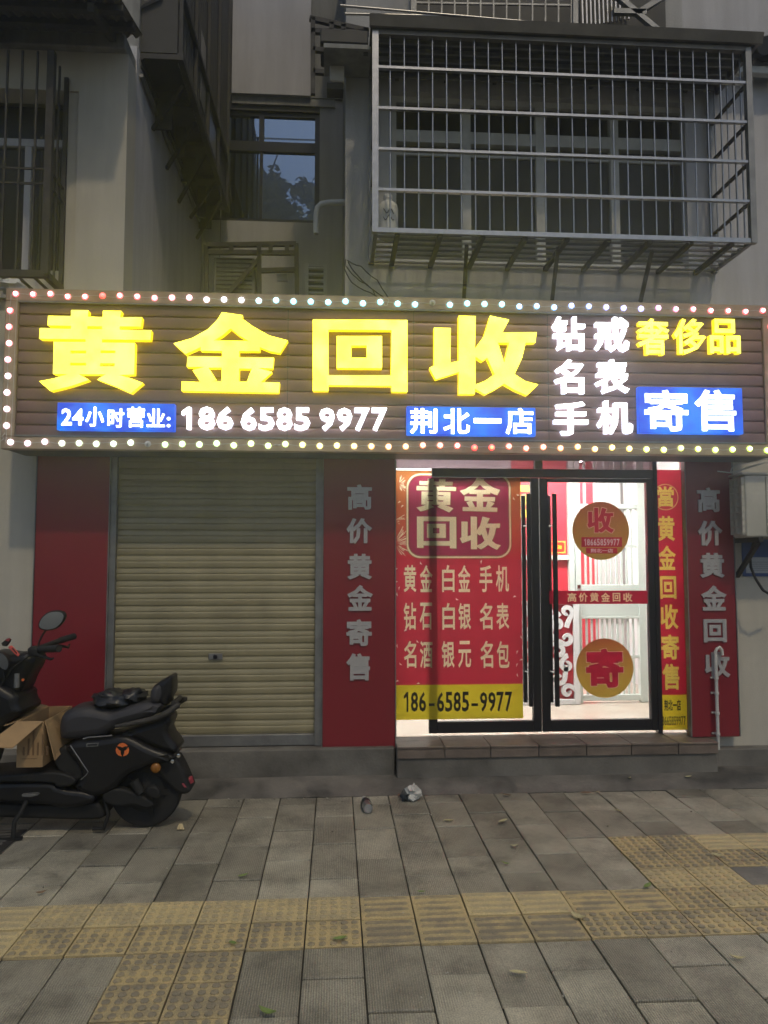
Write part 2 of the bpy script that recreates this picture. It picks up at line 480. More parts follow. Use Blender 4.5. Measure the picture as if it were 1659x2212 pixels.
# ================================================================== THE SETTING
# ------------------------------------------------------------------ pavement: bed, ribbed slabs, tactile tiles
def slab_mat(name, col, rnd=.28, rib=True):
    m, N, L, B = nt(name)
    B.inputs['Roughness'].default_value = .62
    tc = N.new('ShaderNodeTexCoord'); geo = N.new('ShaderNodeNewGeometry')
    a = ramp(N, L, pos_noise(N, L, 3.2, 7, .7), [(.30, mul(col, .45)), (.50, mul(col, .90)), (.72, mul(col, 1.2))])
    sp = ramp(N, L, pos_noise(N, L, 160, 2, .5), [(.36, (.62, .62, .62)), (.60, (1.08, 1.06, 1.02))])
    mx = N.new('ShaderNodeMix'); mx.data_type = 'RGBA'; mx.blend_type = 'MULTIPLY'; mx.inputs[0].default_value = .8
    L.new(a, mx.inputs[6]); L.new(sp, mx.inputs[7])
    oi = N.new('ShaderNodeObjectInfo')
    k = N.new('ShaderNodeMapRange'); k.inputs['To Min'].default_value = 1 - rnd; k.inputs['To Max'].default_value = 1 + rnd
    L.new(oi.outputs['Random'], k.inputs['Value'])
    sc = N.new('ShaderNodeVectorMath'); sc.operation = 'SCALE'; L.new(mx.outputs[2], sc.inputs[0]); L.new(k.outputs[0], sc.inputs['Scale'])
    col_out = sc.outputs[0]
    b = N.new('ShaderNodeBump'); b.inputs['Strength'].default_value = .5; b.inputs['Distance'].default_value = .004
    L.new(pos_noise(N, L, 220, 4, .6), b.inputs['Height'])
    if rib:
        w = N.new('ShaderNodeTexWave'); w.wave_type = 'BANDS'; w.bands_direction = 'X'; w.wave_profile = 'SIN'
        w.inputs['Scale'].default_value = 31.4; w.inputs['Distortion'].default_value = .25; w.inputs['Detail'].default_value = 2; w.inputs['Detail Scale'].default_value = 6
        L.new(tc.outputs['Object'], w.inputs['Vector'])
        worn = ramp(N, L, pos_noise(N, L, 2.3, 5, .6), [(.34, (.1, .1, .1)), (.56, (1, 1, 1))])
        wm = N.new('ShaderNodeMath'); wm.operation = 'MULTIPLY'; L.new(w.outputs['Fac'], wm.inputs[0]); L.new(worn, wm.inputs[1])
        dk = N.new('ShaderNodeMapRange'); dk.inputs['From Min'].default_value = 0; dk.inputs['From Max'].default_value = .9
        dk.inputs['To Min'].default_value = 1.0; dk.inputs['To Max'].default_value = .66
        L.new(wm.outputs[0], dk.inputs['Value'])
        s2 = N.new('ShaderNodeVectorMath'); s2.operation = 'SCALE'; L.new(col_out, s2.inputs[0]); L.new(dk.outputs[0], s2.inputs['Scale']); col_out = s2.outputs[0]
        b2 = N.new('ShaderNodeBump'); b2.invert = True; b2.inputs['Strength'].default_value = .7; b2.inputs['Distance'].default_value = .003
        L.new(wm.outputs[0], b2.inputs['Height']); L.new(b.outputs[0], b2.inputs['Normal']); L.new(b2.outputs[0], B.inputs['Normal'])
    else: L.new(b.outputs[0], B.inputs['Normal'])
    L.new(col_out, B.inputs['Base Color'])
    return m
M['slab'] = slab_mat('ribbed_concrete_slab', (.44, .415, .335))
M['slab_pale'] = slab_mat('pale_concrete_slab', (.58, .54, .43), .05)
def tile_mat(name, base, worn, rnd):
    """yellow pigment worn down to grey on the raised tops"""
    m, N, L, B = nt(name); B.inputs['Roughness'].default_value = .75
    tc = N.new('ShaderNodeTexCoord'); sp = N.new('ShaderNodeSeparateXYZ'); L.new(tc.outputs['Object'], sp.inputs[0])
    mr = N.new('ShaderNodeMapRange'); mr.inputs['From Min'].default_value = .0015; mr.inputs['From Max'].default_value = .005; L.new(sp.outputs[2], mr.inputs['Value'])
    n1 = pos_noise(N, L, 7, 6, .7)
    ad = N.new('ShaderNodeMath'); ad.operation = 'MULTIPLY_ADD'; ad.inputs[1].default_value = 2.4; ad.inputs[2].default_value = -.92; L.new(n1, ad.inputs[0])
    a2 = N.new('ShaderNodeMath'); a2.operation = 'MULTIPLY_ADD'; a2.inputs[1].default_value = .42; a2.use_clamp = True; L.new(mr.outputs[0], a2.inputs[0]); L.new(ad.outputs[0], a2.inputs[2])
    oi = N.new('ShaderNodeObjectInfo'); r2 = N.new('ShaderNodeMapRange'); r2.inputs['To Min'].default_value = -rnd; r2.inputs['To Max'].default_value = rnd
    L.new(oi.outputs['Random'], r2.inputs['Value'])
    a3 = N.new('ShaderNodeMath'); a3.use_clamp = True; L.new(a2.outputs[0], a3.inputs[0]); L.new(r2.outputs[0], a3.inputs[1])
    c = ramp(N, L, a3.outputs[0], [(.12, base), (.75, worn)])
    gr = ramp(N, L, pos_noise(N, L, 180, 3, .5), [(.36, (.7, .7, .7)), (.62, (1.05, 1.05, 1.05))])
    mx = N.new('ShaderNodeMix'); mx.data_type = 'RGBA'; mx.blend_type = 'MULTIPLY'; mx.inputs[0].default_value = .8
    L.new(c, mx.inputs[6]); L.new(gr, mx.inputs[7]); L.new(mx.outputs[2], B.inputs['Base Color'])
    b = N.new('ShaderNodeBump'); b.inputs['Strength'].default_value = .5; b.inputs['Distance'].default_value = .003
    L.new(pos_noise(N, L, 200, 4, .6), b.inputs['Height']); L.new(b.outputs[0], B.inputs['Normal'])
    return m
M['tile_worn'] = tile_mat('worn_yellow_tactile_tile', (.58, .46, .24), (.27, .235, .17), .24)
M['tile_new'] = tile_mat('yellow_tactile_tile', (.64, .52, .28), (.46, .385, .24), .15)
M['bed'] = pbr('dirt_joint', (.05, .046, .036), .95, var=.5, vscale=8, bump=.6, bscale=60)

TW, TD, X0, Y1 = .2495, .232, -1.376, 3.740        # tile width, depth, joint x at k=0, far edge of the tactile band
GAP = .007
pave = MB().box(-30, 30, -12, 5.31, -.30, -.012).build('pavement', M['bed'])
pave['kind'] = 'structure'
MB().box(-30, 30, -24, -12, -.5, -.16).build('road', pbr('asphalt', (.05, .05, .05), .9, var=.3, bump=.4))['kind'] = 'structure'
def slab_mesh(w, d, nm):
    mb = MB().box(-w/2, w/2, -d/2, d/2, -.05, 0)
    return mb.mesh(nm, bevel=.004, mats=(M['slab'],))
_sm = {}
def put_slab(k, ya, yb, mat='slab'):
    d = round(yb - ya - .011, 3)
    if d < .03: return
    key = (d, mat)
    if key not in _sm:
        me = slab_mesh(TW - GAP, d, 'paving_slab'); me.materials[0] = M[mat]; _sm[key] = me
    o = link('paving_slab', _sm[key], (X0 + (k+.5)*TW, (ya+yb)/2, random.uniform(-.005, .001)), pave)
    o.rotation_euler = (random.uniform(-.008, .008), random.uniform(-.010, .010), random.uniform(-.006, .006))
# tactile tiles
def dome_tile():
    mb = MB().box(-(TW-GAP)/2, (TW-GAP)/2, -(TD-GAP)/2, (TD-GAP)/2, -.05, 0)
    for i in range(5):
        for j in range(5):
            x = (i-2)*.0475; y = (j-2)*.0445
            n = 9; vs = []
            for r, h in ((.0175, -.001), (.0160, .0052), (.0115, .0072)):
                vs += [(x + r*math.cos(2*math.pi*q/n), y + r*math.sin(2*math.pi*q/n), h) for q in range(n)]
            fs = [(a*n+q, a*n+(q+1) % n, (a+1)*n+(q+1) % n, (a+1)*n+q) for a in range(2) for q in range(n)] + [tuple(2*n+q for q in range(n))]
            mb.add(vs, fs)
    return mb
def bar_tile(flat=False):
    mb = MB().box(-(TW-GAP)/2, (TW-GAP)/2, -(TD-GAP)/2, (TD-GAP)/2, -.05, 0)
    for j in range(4):
        y = (j-1.5)*.056; vs = []; n = 6; ln = .092
        for r, h in ((.0155, -.001), (.0125, .0048)):
            vs += [(ln + r*math.cos(R(-90+180*q/n)), y + r*math.sin(R(-90+180*q/n)), h) for q in range(n+1)]
            vs += [(-ln + r*math.cos(R(90+180*q/n)), y + r*math.sin(R(90+180*q/n)), h) for q in range(n+1)]
        m_ = 2*(n+1)
        mb.add(vs, [(q, (q+1) % m_, m_+(q+1) % m_, m_+q) for q in range(m_)] + [tuple(m_+q for q in range(m_))])
    return mb
TM = {}
for kind, mb in (('dome', dome_tile()), ('bar', bar_tile())):
    for fin in ('tile_worn', 'tile_new'):
        me = mb.mesh('tactile_tile_' + kind, mats=(M[fin],)); me.shade_smooth(); me.set_sharp_from_angle(angle=R(28)); TM[kind, fin] = me
def put_tile(kind, k, j, fin='tile_worn'):
    o = link('tactile_tile', TM[kind, fin], (X0 + (k+.5)*TW, Y1 + (j-.5)*TD, random.uniform(-.002, .002) + (.004 if j == 0 and fin == 'tile_new' else 0)), pave)
    o.rotation_euler = (random.uniform(-.006, .006), random.uniform(-.006, .006), random.uniform(-.008, .008))
    return o
tact = set()
for k in range(-4, 20):
    put_tile('bar' if k < 0 or 6 <= k < 12 else 'dome', k, 0, 'tile_new' if k < 6 or k in (8, 9, 13, 14) else 'tile_worn')
    put_tile('bar' if k < 0 or 6 <= k < 10 else 'dome', k, -1, 'tile_new' if k < 0 else 'tile_worn')
for k in (2, 3):
    for j in range(-2, -8, -1): put_tile('dome', k, j); tact.add((k, j))
for k in (12, 13):
    for j in (1, 2, 3): put_tile('dome', k, j, 'tile_new' if (k, j) in ((13, 1), (12, 1)) else 'tile_worn'); tact.add((k, j))
for k in range(14, 22):
    put_tile('bar', k, 3, 'tile_new'); put_tile('dome', k, 2, 'tile_worn')
# grey slabs: courses of half and whole slabs, nearer and farther than the tactile band
YN = Y1 - 2*TD
for k in range(-5, 20):
    if k not in (2, 3):
        y = YN; first = TD if k % 2 else 2*TD; n = 0
        while y > 1.2:
            put_slab(k, y - first, y, 'slab_pale' if (k in (8, 10) and n == 1) else 'slab')
            y -= first; first = 2*TD; n += 1
for k in range(-13, 26):
    top = 5.30
    y = Y1 + (3*TD if k >= 12 else 0)
    n = 0
    step = (TD if (k % 2) else 2*TD)
    while y < top - .02:
        e = min(y + step, top)
        put_slab(k, y, e); y = e; step = 2*TD
patch = MB().box(X0 + 14*TW + .004, 8, Y1 + .004, Y1 + TD - .004, -.05, -.002).build('concrete_patch', M['concrete'], pave)

# ------------------------------------------------------------------ concrete apron and plinth in front of the shops
M['apron'] = pbr('patched_concrete', (.20, .185, .165), .5, bump=.5, bscale=40, col2=(.07, .068, .062), vscale=1.7, thr=(.40, .60))
ap = MB()
nx = 60
for r_, (y, z) in enumerate(((5.300, -.004), (5.36, .020), (5.45, .048), (5.54, .066), (5.62, .072))):
    for i in range(nx+1):
        x = -7 + 15*i/nx
        ap.v.append(Vector((x, y, z + (0 if r_ == 0 else .012*noise.noise(Vector((x*1.7, y*6, 3.1)))))))
ap.f = [(r_*(nx+1)+i, r_*(nx+1)+i+1, (r_+1)*(nx+1)+i+1, (r_+1)*(nx+1)+i) for r_ in range(4) for i in range(nx)]
ap.m = [0]*len(ap.f)
ap.build('concrete_apron', M['apron'], smooth=60)['kind'] = 'structure'
M['plinth'] = pbr('grey_plinth_concrete', (.19, .18, .16), .8, bump=.4, bscale=50, col2=(.09, .085, .075), vscale=2.3, thr=(.36, .62))
MB().box(-7, .44, 5.555, 6.2, .02, .262).build('plinth', M['plinth'], bevel=.008)['kind'] = 'structure'
MB().box(2.90, 8, 5.60, 6.2, .02, .20).build('plinth', M['plinth'], bevel=.008)['kind'] = 'structure'
# door step with tiled nosing
M['step_tile'] = pbr('brown_step_tile', (.22, .175, .145), .4, var=.45, vscale=7, bump=.2, rnd=.18)
st = MB().box(.45, 2.87, 5.50, 6.1, .02, .205).build('door_step', M['plinth'], bevel=.008)
st['kind'] = 'structure'
edges = [.45, .80, 1.14, 1.50, 1.86, 2.20, 2.56, 2.87]
for a, b in zip(edges[:-1], edges[1:]):
    MB().box(a+.003, b-.003, 5.486, 5.50, .198, .268).build('step_tile', M['step_tile'], st, bevel=.002)
    for y0, y1 in ((5.478, 5.66), (5.664, 5.80)):
        MB().box(a+.003, b-.003, y0, y1, .270, .284).build('step_tile', M['step_tile'], st, bevel=.002)
MB().box(.45, 2.87, 5.50, 5.80, .206, .268).build('mortar_bed', M['concrete'], st)

# ------------------------------------------------------------------ buildings
WY = 5.70
DX0, DX1 = .455, 2.83            # the shop front opening
ground = thing('shop_building', (0, WY, 0), 'plastered ground floor of the shop, behind the red panels and long sign', 'building')
box('wall', M['wall_cream'], ground, -6, -2.10, WY, 6.0, .0, 3.54)
box('wall', M['wall_cream'], ground, -2.10, DX0, WY+.06, 6.0, .263, 3.54)
box('wall', M['wall_cream'], ground, DX1, 7, WY, 6.0, .0, 3.54)
box('lintel', M['wall_cream'], ground, DX0, DX1, WY+.08, 6.0, 2.50, 3.54)
box('roof_slab', M['concrete'], ground, -6.2, 7, WY+.02, 9.4, 3.542, 3.64)
XL = -1.645
left = thing('neighbour_building', (XL, WY, 3.64), 'cream block with the barred window and ragged corrugated eave at upper left', 'building')
box('wall', M['wall_cream'], left, -2.02, XL, WY, WY+.24, 3.641, 5.62)
box('wall', M['wall_cream'], left, -6, -2.02, WY+.001, WY+.24, 3.641, 3.86)
box('wall', M['wall_cream'], left, -6, -2.02, WY+.001, WY+.24, 5.30, 5.62)
box('wall', M['wall_lilac'], left, -1.90, XL-.002, WY+.242, 9.2, 3.641, 5.86)
box('wall', M['wall_dirty'], left, -1.90, XL-.004, 6.0, 9.2, 5.861, 9)
box('roof_beam', M['wall_dirty'], left, -6, XL-.01, WY-.06, WY+.3, 5.622, 5.74, .01)
rng = random.Random(3)
# interior of the barred window: dark room, pale curtain, timber frame
box('window_reveal', M['wall_cream'], left, -2.10, -2.022, WY+.02, WY+.2, 3.861, 5.299)
M['curtain'] = pbr('ochre_curtain', (.34, .27, .12), .9, var=.3, vscale=6)
cu = MB(); n = 40
for i in range(n+1):
    x = -2.42 + .24*i/n; y = WY+.30 + .02*math.sin(i*1.3)
    cu.v += [Vector((x, y, 3.87)), Vector((x, y, 5.1))]
cu.f = [(2*i, 2*i+2, 2*i+3, 2*i+1) for i in range(n)]; cu.m = [0]*n
cu.build('curtain', M['curtain'], left, smooth=60)
box('window_frame', M['wall_lilac'], left, -6, -2.11, WY+.16, WY+.22, 4.93, 4.99)
box('window_frame', M['wall_lilac'], left, -2.165, -2.11, WY+.16, WY+.22, 3.861, 5.298)
box('window_frame', M['wall_lilac'], left, -2.48, -2.43, WY+.162, WY+.222, 3.861, 4.929)
box('pane', M['dim_glass'], left, -6, -2.166, WY+.19, WY+.194, 3.861, 5.298)
box('room_back', M['dark'], left, -6, -1.91, WY+.9, WY+.95, 3.642, 5.85)
box('room_ceiling', M['dark'], left, -6, -1.91, WY+.305, WY+.9, 5.78, 5.84)

# corrugated eave over the left block
M['asbestos'] = pbr('weathered_corrugated_sheet', (.16, .145, .125), .9, var=.5, vscale=5, bump=.4, bscale=40)
eave = thing('corrugated_eave', (-2.6, 5.3, 5.6), 'weathered brown corrugated eave sheet over the upper left window', 'roof')
def corr(x0, x1, pa, pb, pitch, amp, thick=.008):
    """corrugated sheet: waves along x, runs from pa=(y,z) to pb=(y,z)"""
    mb = MB(); n = max(2, int((x1-x0)/pitch*6))
    for (y, z) in (pa, pb):
        for i in range(n+1):
            x = x0 + (x1-x0)*i/n; mb.v.append(Vector((x, y + rng.uniform(-.012, .012)*(y == pa[0]), z + amp*math.sin(2*math.pi*x/pitch))))
    for (y, z) in (pa, pb):
        for i in range(n+1):
            x = x0 + (x1-x0)*i/n; mb.v.append(Vector((x, y, z + thick + amp*math.sin(2*math.pi*x/pitch))))
    m_ = n+1
    for i in range(n):
        mb.f += [(i, m_+i, m_+i+1, i+1), (2*m_+i, 2*m_+i+1, 3*m_+i+1, 3*m_+i), (i, i+1, 2*m_+i+1, 2*m_+i)]
    mb.m = [0]*len(mb.f)
    return mb
for a, b, dy in ((-4.2, -3.32, .03), (-3.34, -2.46, .0), (-2.48, -1.55, -.05)):
    corr(a, b, (5.06+dy, 5.60), (5.75, 5.80), .072, .016).build('sheet', M['asbestos'], eave, smooth=50)
for y, z in ((5.22, 5.615), (5.5, 5.70)):
    MB().beam((-4.2, y, z), (-1.55, y, z), .05, .05).build('purlin', M['dark_steel'], eave)
for x in (-3.4, -2.6, -1.75):
    MB().beam((x, 5.12, 5.55), (x, 5.72, 5.72), .05, .06).build('rafter', M['dark_steel'], eave)
upper_left = thing('setback_wall', (-3, 6.4, 5.74), 'dim grey upper wall set back behind the corrugated eave', 'wall')
box('wall', M['wall_dirty'], upper_left, -6, -1.74, 6.35, 6.6, 5.742, 9.0)
ss = thing('sloping_slab', (-1.7, 6.3, 6.3), 'grey sloping concrete slab beside the eave at top left', 'slab')
A = [at(285, 20, 6.0), at(350, -10, 6.0), at(394, 133, 6.9), at(368, 130, 6.9)]
mb = MB(); mb.add([*A, *[a + Vector((-.05, .25, .1)) for a in A]], [(3, 2, 1, 0), (4, 5, 6, 7), (0, 1, 5, 4), (1, 2, 6, 5), (2, 3, 7, 6), (3, 0, 4, 7)])
mb.build('slab', M['wall_lilac'], ss)

# dark corrugated enclosure hung on the side wall, seen from below
M['dark_sheet'] = pbr('dark_corrugated_metal', (.055, .053, .048), .6, .3, var=.4, vscale=4)
enc = thing('side_enclosure', (XL, 7.4, 5.86), 'dark corrugated metal enclosure hung along the passage side wall', 'enclosure')
EX = -1.345
mb = MB(); n = 150
for z in (5.88, 8.6):
    for i in range(n+1):
        y = 6.05 + 2.68*i/n; mb.v.append(Vector((EX + (.012 if (i//3) % 2 else -.012), y, z)))
mb.f = [(i, i+1, n+2+i, n+1+i) for i in range(n)]; mb.m = [0]*n
mb.build('corrugated_sheet', M['dark_sheet'], enc)
box('floor_sheet', M['dark_sheet'], enc, XL+.002, EX-.02, 6.05, 8.73, 5.86, 5.878)
for y in (6.05, 6.7, 7.35, 8.0, 8.70):
    MB().beam((XL, y, 5.84), (EX+.02, y, 5.84), .045, .045).build('bracket', M['dark_steel'], enc)
    MB().beam((EX+.03, y, 5.84), (EX+.03, y, 8.6), .03, .03).build('upright', M['dark_steel'], enc)
MB().beam((EX+.03, 6.02, 5.84), (EX+.03, 8.74, 5.84), .05, .06).build('edge_rail', M['dark_steel'], enc)
MB().beam((EX+.03, 6.02, 6.42), (EX+.03, 8.74, 6.42), .04, .04).build('edge_rail', M['dark_steel'], enc)
for i, y in enumerate((6.4, 6.95, 7.5, 8.1, 8.5)):
    MB().beam((EX-.02, y, 5.83), (XL+.004, y+.05, 5.45 - .06*(i % 3)), .03, .03).build('brace', M['dark_steel'], enc)
    box('hanging_strip', M['dark_sheet'], enc, XL+.01 + .06*(i % 2), XL+.16, y+.12, y+.14, 5.50 + .05*(i % 3), 5.858)
for dz, r_ in ((.05, .014), (.11, .010), (.20, .018)):
    MB().tube([(XL+.02, 6.0 + .12*i, 5.84 - dz + .008*math.sin(i*1.1+dz*40)) for i in range(24)], r_, 7).build('conduit', M['dark_steel' if r_ < .015 else 'galv'], enc, smooth=60)
box('end_sheet', M['dark_sheet'], enc, XL, EX, 6.04, 6.05, 5.88, 8.6)
M['dim_pane'] = pbr('dim_pane', (.22, .22, .22), .3, var=.3, vscale=4)
for y0, y1, z0, z1 in ((7.0, 7.25, 6.1, 6.38), (7.0, 7.25, 6.46, 6.8), (7.5, 7.9, 6.0, 6.3)):
    box('pane', M['dim_pane'], enc, EX+.013, EX+.018, y0, y1, z0, z1)
# thin hanging cables in front of it
cab = thing('hanging_cable', (-1.2, 8.1, 5.2), 'loose thin cables hanging down past the dark window', 'cable')
for pts in ([(470, 330), (478, 420), (476, 520), (474, 560)], [(462, 300), (470, 360), (477, 430)], [(492, 330), (497, 400), (500, 440)]):
    MB().tube([at(x, y, 8.1) for x, y in pts], .006, 6).build('strand', M['dark_steel'], cab)

# passage back wall with the dark window
BY = 8.9
back = thing('passage_wall', (-.8, BY, 3.64), 'dim stained back wall of the passage between the two blocks', 'wall')
wx0, wx1, wz0, wz1 = at(437, 400, BY).x, at(690, 400, BY).x, at(560, 478, BY).z, at(560, 238, BY).z
box('wall', M['wall_dirty'], back, XL-.1, wx0, BY, 9.15, 3.641, 10)
box('wall', M['wall_grey'], back, wx1, .30, BY, 9.15, 3.641, 10)
box('wall', M['wall_grey'], back, wx0, wx1, BY, 9.15, 3.641, wz0)
box('wall', M['dark_sheet'], back, wx0, wx1, BY, 9.15, wz1, 10)
win = thing('dark_window', ((wx0+wx1)/2, BY, wz0), 'dark metal window reflecting the blue dusk sky and trees', 'window')
def wpx(px): return at(px, 400, BY).x
def wpz(py): return at(620, py, BY).z
for a, b, c, d in ((wx0, wx0+.05, wz0, wz1), (wx1-.06, wx1, wz0, wz1), (wx0+.05, wx1-.06, wz1-.05, wz1), (wx0+.05, wx1-.06, wz0, wz0+.05)):
    box('frame', M['black_metal'], win, a, b, BY+.04, BY+.10, c, d)
tz0, tz1 = wpz(325), wpz(304)
box('transom', M['black_metal'], win, wx0+.05, wx1-.06, BY+.035, BY+.10, tz0, tz1)
mx_ = wpx(563)
box('mullion', M['black_metal'], win, mx_-.03, mx_+.03, BY+.037, BY+.10, tz1, wz1-.05)
box('mullion', M['black_metal'], win, mx_-.02, mx_+.02, BY+.05, BY+.10, wz0+.05, tz0)
for a, b, c, d in ((wx0+.05, mx_-.03, tz1, wz1-.05), (mx_+.03, wx1-.06, tz1, wz1-.05), (wx0+.05, mx_-.02, wz0+.05, tz0), (mx_+.02, wx1-.06, wz0+.05, tz0)):
    box('pane', M['window_glass'], win, a, b, BY+.07, BY+.074, c, d)
box('room_back', M['dark'], win, wx0, wx1, BY+.5, BY+.52, wz0, wz1)
up = thing('upper_wall', (-.9, 8.85, 6.9), 'pale lilac plastered upper wall above the dark window', 'wall')
uz = at(570, 206, 8.85).z
box('wall', M['wall_lilac'], up, EX+.045, at(672, 100, 8.85).x, 8.82, 8.898, uz, 10)
box('beam', M['wall_dirty'], up, EX+.045, at(690, 100, 8.85).x+.2, 8.87, 8.898, uz-.10, uz-.002)
box('wall', M['wall_dirty'], up, at(672, 100, 8.85).x+.002, .06, 8.86, 8.898, uz, 10)

# right block with the big balcony window
XR = .062
right = thing('balcony_building', (XR, 5.75, 3.64), 'grey plastered block with the wide window behind the security cage', 'building')
BW = 5.75
ox0, ox1 = at(846, 350, BW).x, at(1482, 350, BW).x
oz1 = at(1000, 203, BW).z; oz0 = 4.02
box('wall', M['wall_grey'], right, XR, ox0, BW, BW+.24, 3.641, 9)
box('wall', M['wall_lilac'], right, ox1, 9, BW, BW+.24, 3.641, 5.86)
box('wall', M['wall_grey'], right, ox0, ox1, BW, BW+.24, 3.641, oz0)
box('wall', M['wall_grey'], right, ox0, ox1, BW, BW+.24, oz1, 9)
box('wall', M['wall_dirty'], right, XR, XR+.2, BW+.242, 9.0, 3.641, 9)
box('wall', M['wall_lilac'], right, ox1, 9, BW+.7, BW+.95, 5.862, 9.4)
M['window_white'] = pbr('aged_white_window_frame', (.58, .58, .54), .6, var=.25, vscale=6)
bw = thing('balcony_window', ((ox0+ox1)/2, BW, oz0), 'wide white framed window with dark panes behind the cage', 'window')
fx = [at(p, 350, BW+.1).x for p in (846, 1006, 1164, 1324, 1482)]
tz = at(1000, 303, BW+.1).z
for i, x in enumerate(fx):
    box('mullion', M['window_white'], bw, x-.035 + (.03 if i == 0 else 0), x+.035 - (.03 if i == 4 else 0), BW+.06, BW+.13, oz0, oz1)
for i in range(4):
    a, b = fx[i]+.035, fx[i+1]-.035
    box('transom', M['window_white'], bw, a, b, BW+.062, BW+.13, tz-.05, tz+.05)
    box('frame', M['window_white'], bw, a, b, BW+.062, BW+.13, oz1-.05, oz1-.001)
    box('frame', M['window_white'], bw, a, b, BW+.062, BW+.13, oz0+.001, oz0+.05)
    box('sash', M['window_white'], bw, a, b, BW+.085, BW+.12, tz-.15, tz-.09)
    box('pane', M['dim_glass'], bw, a, b, BW+.10, BW+.104, oz0+.05, tz-.151)
    box('pane', M['dim_glass'], bw, a, b, BW+.10, BW+.104, tz+.051, oz1-.051)
M['room'] = pbr('dim_room', (.20, .20, .19), .9, var=.3, vscale=1.5)
for a in ((ox0-.3, ox1+.3, BW+.7, BW+.72, oz0-.3, oz1+.3), (ox0-.3, ox1+.3, BW+.242, BW+.7, oz1+.28, oz1+.3), (ox0-.3, ox1+.3, BW+.242, BW+.7, oz0-.3, oz0-.28), (ox0-.3, ox0-.28, BW+.242, BW+.7, oz0-.28, oz1+.28), (ox1+.28, ox1+.3, BW+.242, BW+.7, oz0-.28, oz1+.28)):
    box('room_lining', M['room'], bw, *a)
# ================================================================== SHOP FRONT
# ------------------------------------------------------------------ roller shutter
SY = 5.68
sx0, sx1 = at(247, 1300, SY).x, at(685, 1300, SY).x
sz0, sz1 = .292, 2.42
sh = thing('roller_shutter', ((sx0+sx1)/2, SY, sz0), 'closed beige metal roller shutter between two red panels', 'shutter')
SHT = .0945
prof = [(0, .003), (.003, .009), (.008, .009), (.011, .002), (.040, -.003), (.052, -.001), (.056, .002), (.060, -.002), (.080, -.003), (.0905, .003), (.0945, .004)]
sm = MB(); hw = (sx1-sx0)/2
for h, d in prof: sm.v += [Vector((-hw, d, h)), Vector((hw, d, h))]
sm.f = [(2*i, 2*i+1, 2*i+3, 2*i+2) for i in range(len(prof)-1)]; sm.m = [0]*len(sm.f)
sme = sm.mesh('slat', smooth=35, mats=(M['shutter'],))
z = sz0 + .06
while z < sz1:
    link('slat', sme, ((sx0+sx1)/2, SY + random.uniform(-.001, .001), z), sh); z += SHT
box('bottom_bar', M['galv'], sh, sx0, sx1, SY-.03, SY+.02, sz0-.025, sz0+.058, .004)
for a, b in ((sx0-.075, sx0+.012), (sx1-.012, sx1+.055)):
    mb = MB().box(a, b, SY-.045, SY-.035, sz0-.025, 2.45).box(a, a+.006, SY-.035, SY+.05, sz0-.025, 2.45).box(b-.006, b, SY-.035, SY+.05, sz0-.025, 2.45)
    mb.build('guide_rail', M['galv'], sh)
lp = prect(cr(400, 1850, 1200, 1659), 600, 1056, 678, 1090, SY-.01)
lk = box('lock_plate', M['galv'], sh, lp[0], lp[2], SY-.016, SY-.006, lp[1], lp[3], .003)
MB().lathe([(.016, 0), (.016, .008), (.012, .010)], ((lp[0]+lp[2])/2, SY-.016, (lp[1]+lp[3])/2), (0, -1, 0), 14).build('keyhole', M['black_metal'], lk)

# ------------------------------------------------------------------ red cladding panels with raised letters
PY = 5.615
V2 = cr(1250, 1800, 900, 1659); V4 = cr(2550, 1800, 522, 924)
def red_panel(px0, px1, zb, label, chars, mapf):
    a, b = at(px0, 1300, PY).x, at(px1, 1300, PY).x
    t = thing('cladding_panel', ((a+b)/2, PY, zb), label, 'panel', 'red panels along the shop front')
    box('panel', M['red_panel'], t, a, b, PY, WY-.004, zb, 2.62, .003)
    box('edge_trim', M['galv'], t, a-.008, a-.001, PY-.004, PY+.05, zb, 2.60)
    box('edge_trim', M['galv'], t, b+.001, b+.008, PY-.004, PY+.05, zb, 2.60)
    for c, r in chars:
        vs, fs = fill(fit(c, prect(mapf, *r, PY-.012), .035))
        extrude2d(vs, fs, PY-.012, PY+.001).build('letter', [M['silver_letter'], M['silver_letter']], t)
    return t
red_panel(72, 230, .262, 'plain red panel left of the roller shutter, behind the scooter', [], V2)
red_panel(698, 853, .245, 'red panel between shutter and door with six grey letters', [('高', (257,253,438,440)), ('价', (250,503,440,692)), ('黄', (255,765,440,955)), ('金', (255,995,447,1185)), ('寄', (250,1248,437,1445)), ('售', (248,1500,425,1700))], V2)
red_panel(1488, 1589, .29, 'red panel right of the door with grey letters and white pipe', [('高', (425,265,585,440)), ('价', (430,500,605,680)), ('黄', (443,728,618,905)), ('金', (452,960,633,1137)), ('回', (470,1198,632,1362)), ('收', (478,1430,657,1612))], V4)

# ------------------------------------------------------------------ glass doors, side lights, transom
DY = 5.80
FZ = .286
V3 = cr(2050, 1800, 700, 1290)
xa = .470                                   # left jamb
x_l0 = at(925, 1300, DY).x; x_mid = at(1166, 1300, DY).x; x_r1 = at(1413, 1300, DY).x
hz0, hz1 = at(1060, 1034, DY-.03).z, at(1060, 1012, DY-.03).z
bz = at(1060, 1559, DY-.03).z
M['white_strip'] = pbr('pale_sealing_strip', (.7, .7, .66), .5)
fr = thing('shop_front_frame', (x_mid, DY, FZ), 'black metal frame round the shop doors with glass transom', 'frame')
box('header', M['black_metal'], fr, x_l0+.03, x_r1, DY-.03, DY+.03, hz0+.012, hz1, .003)
box('jamb', M['black_metal'], fr, x_r1+.001, x_r1+.035, DY-.03, DY+.03, FZ, 2.60)
box('jamb', M['black_metal'], fr, at(1478, 1300, DY).x, DX1, DY-.03, DY+.03, FZ, 2.60)
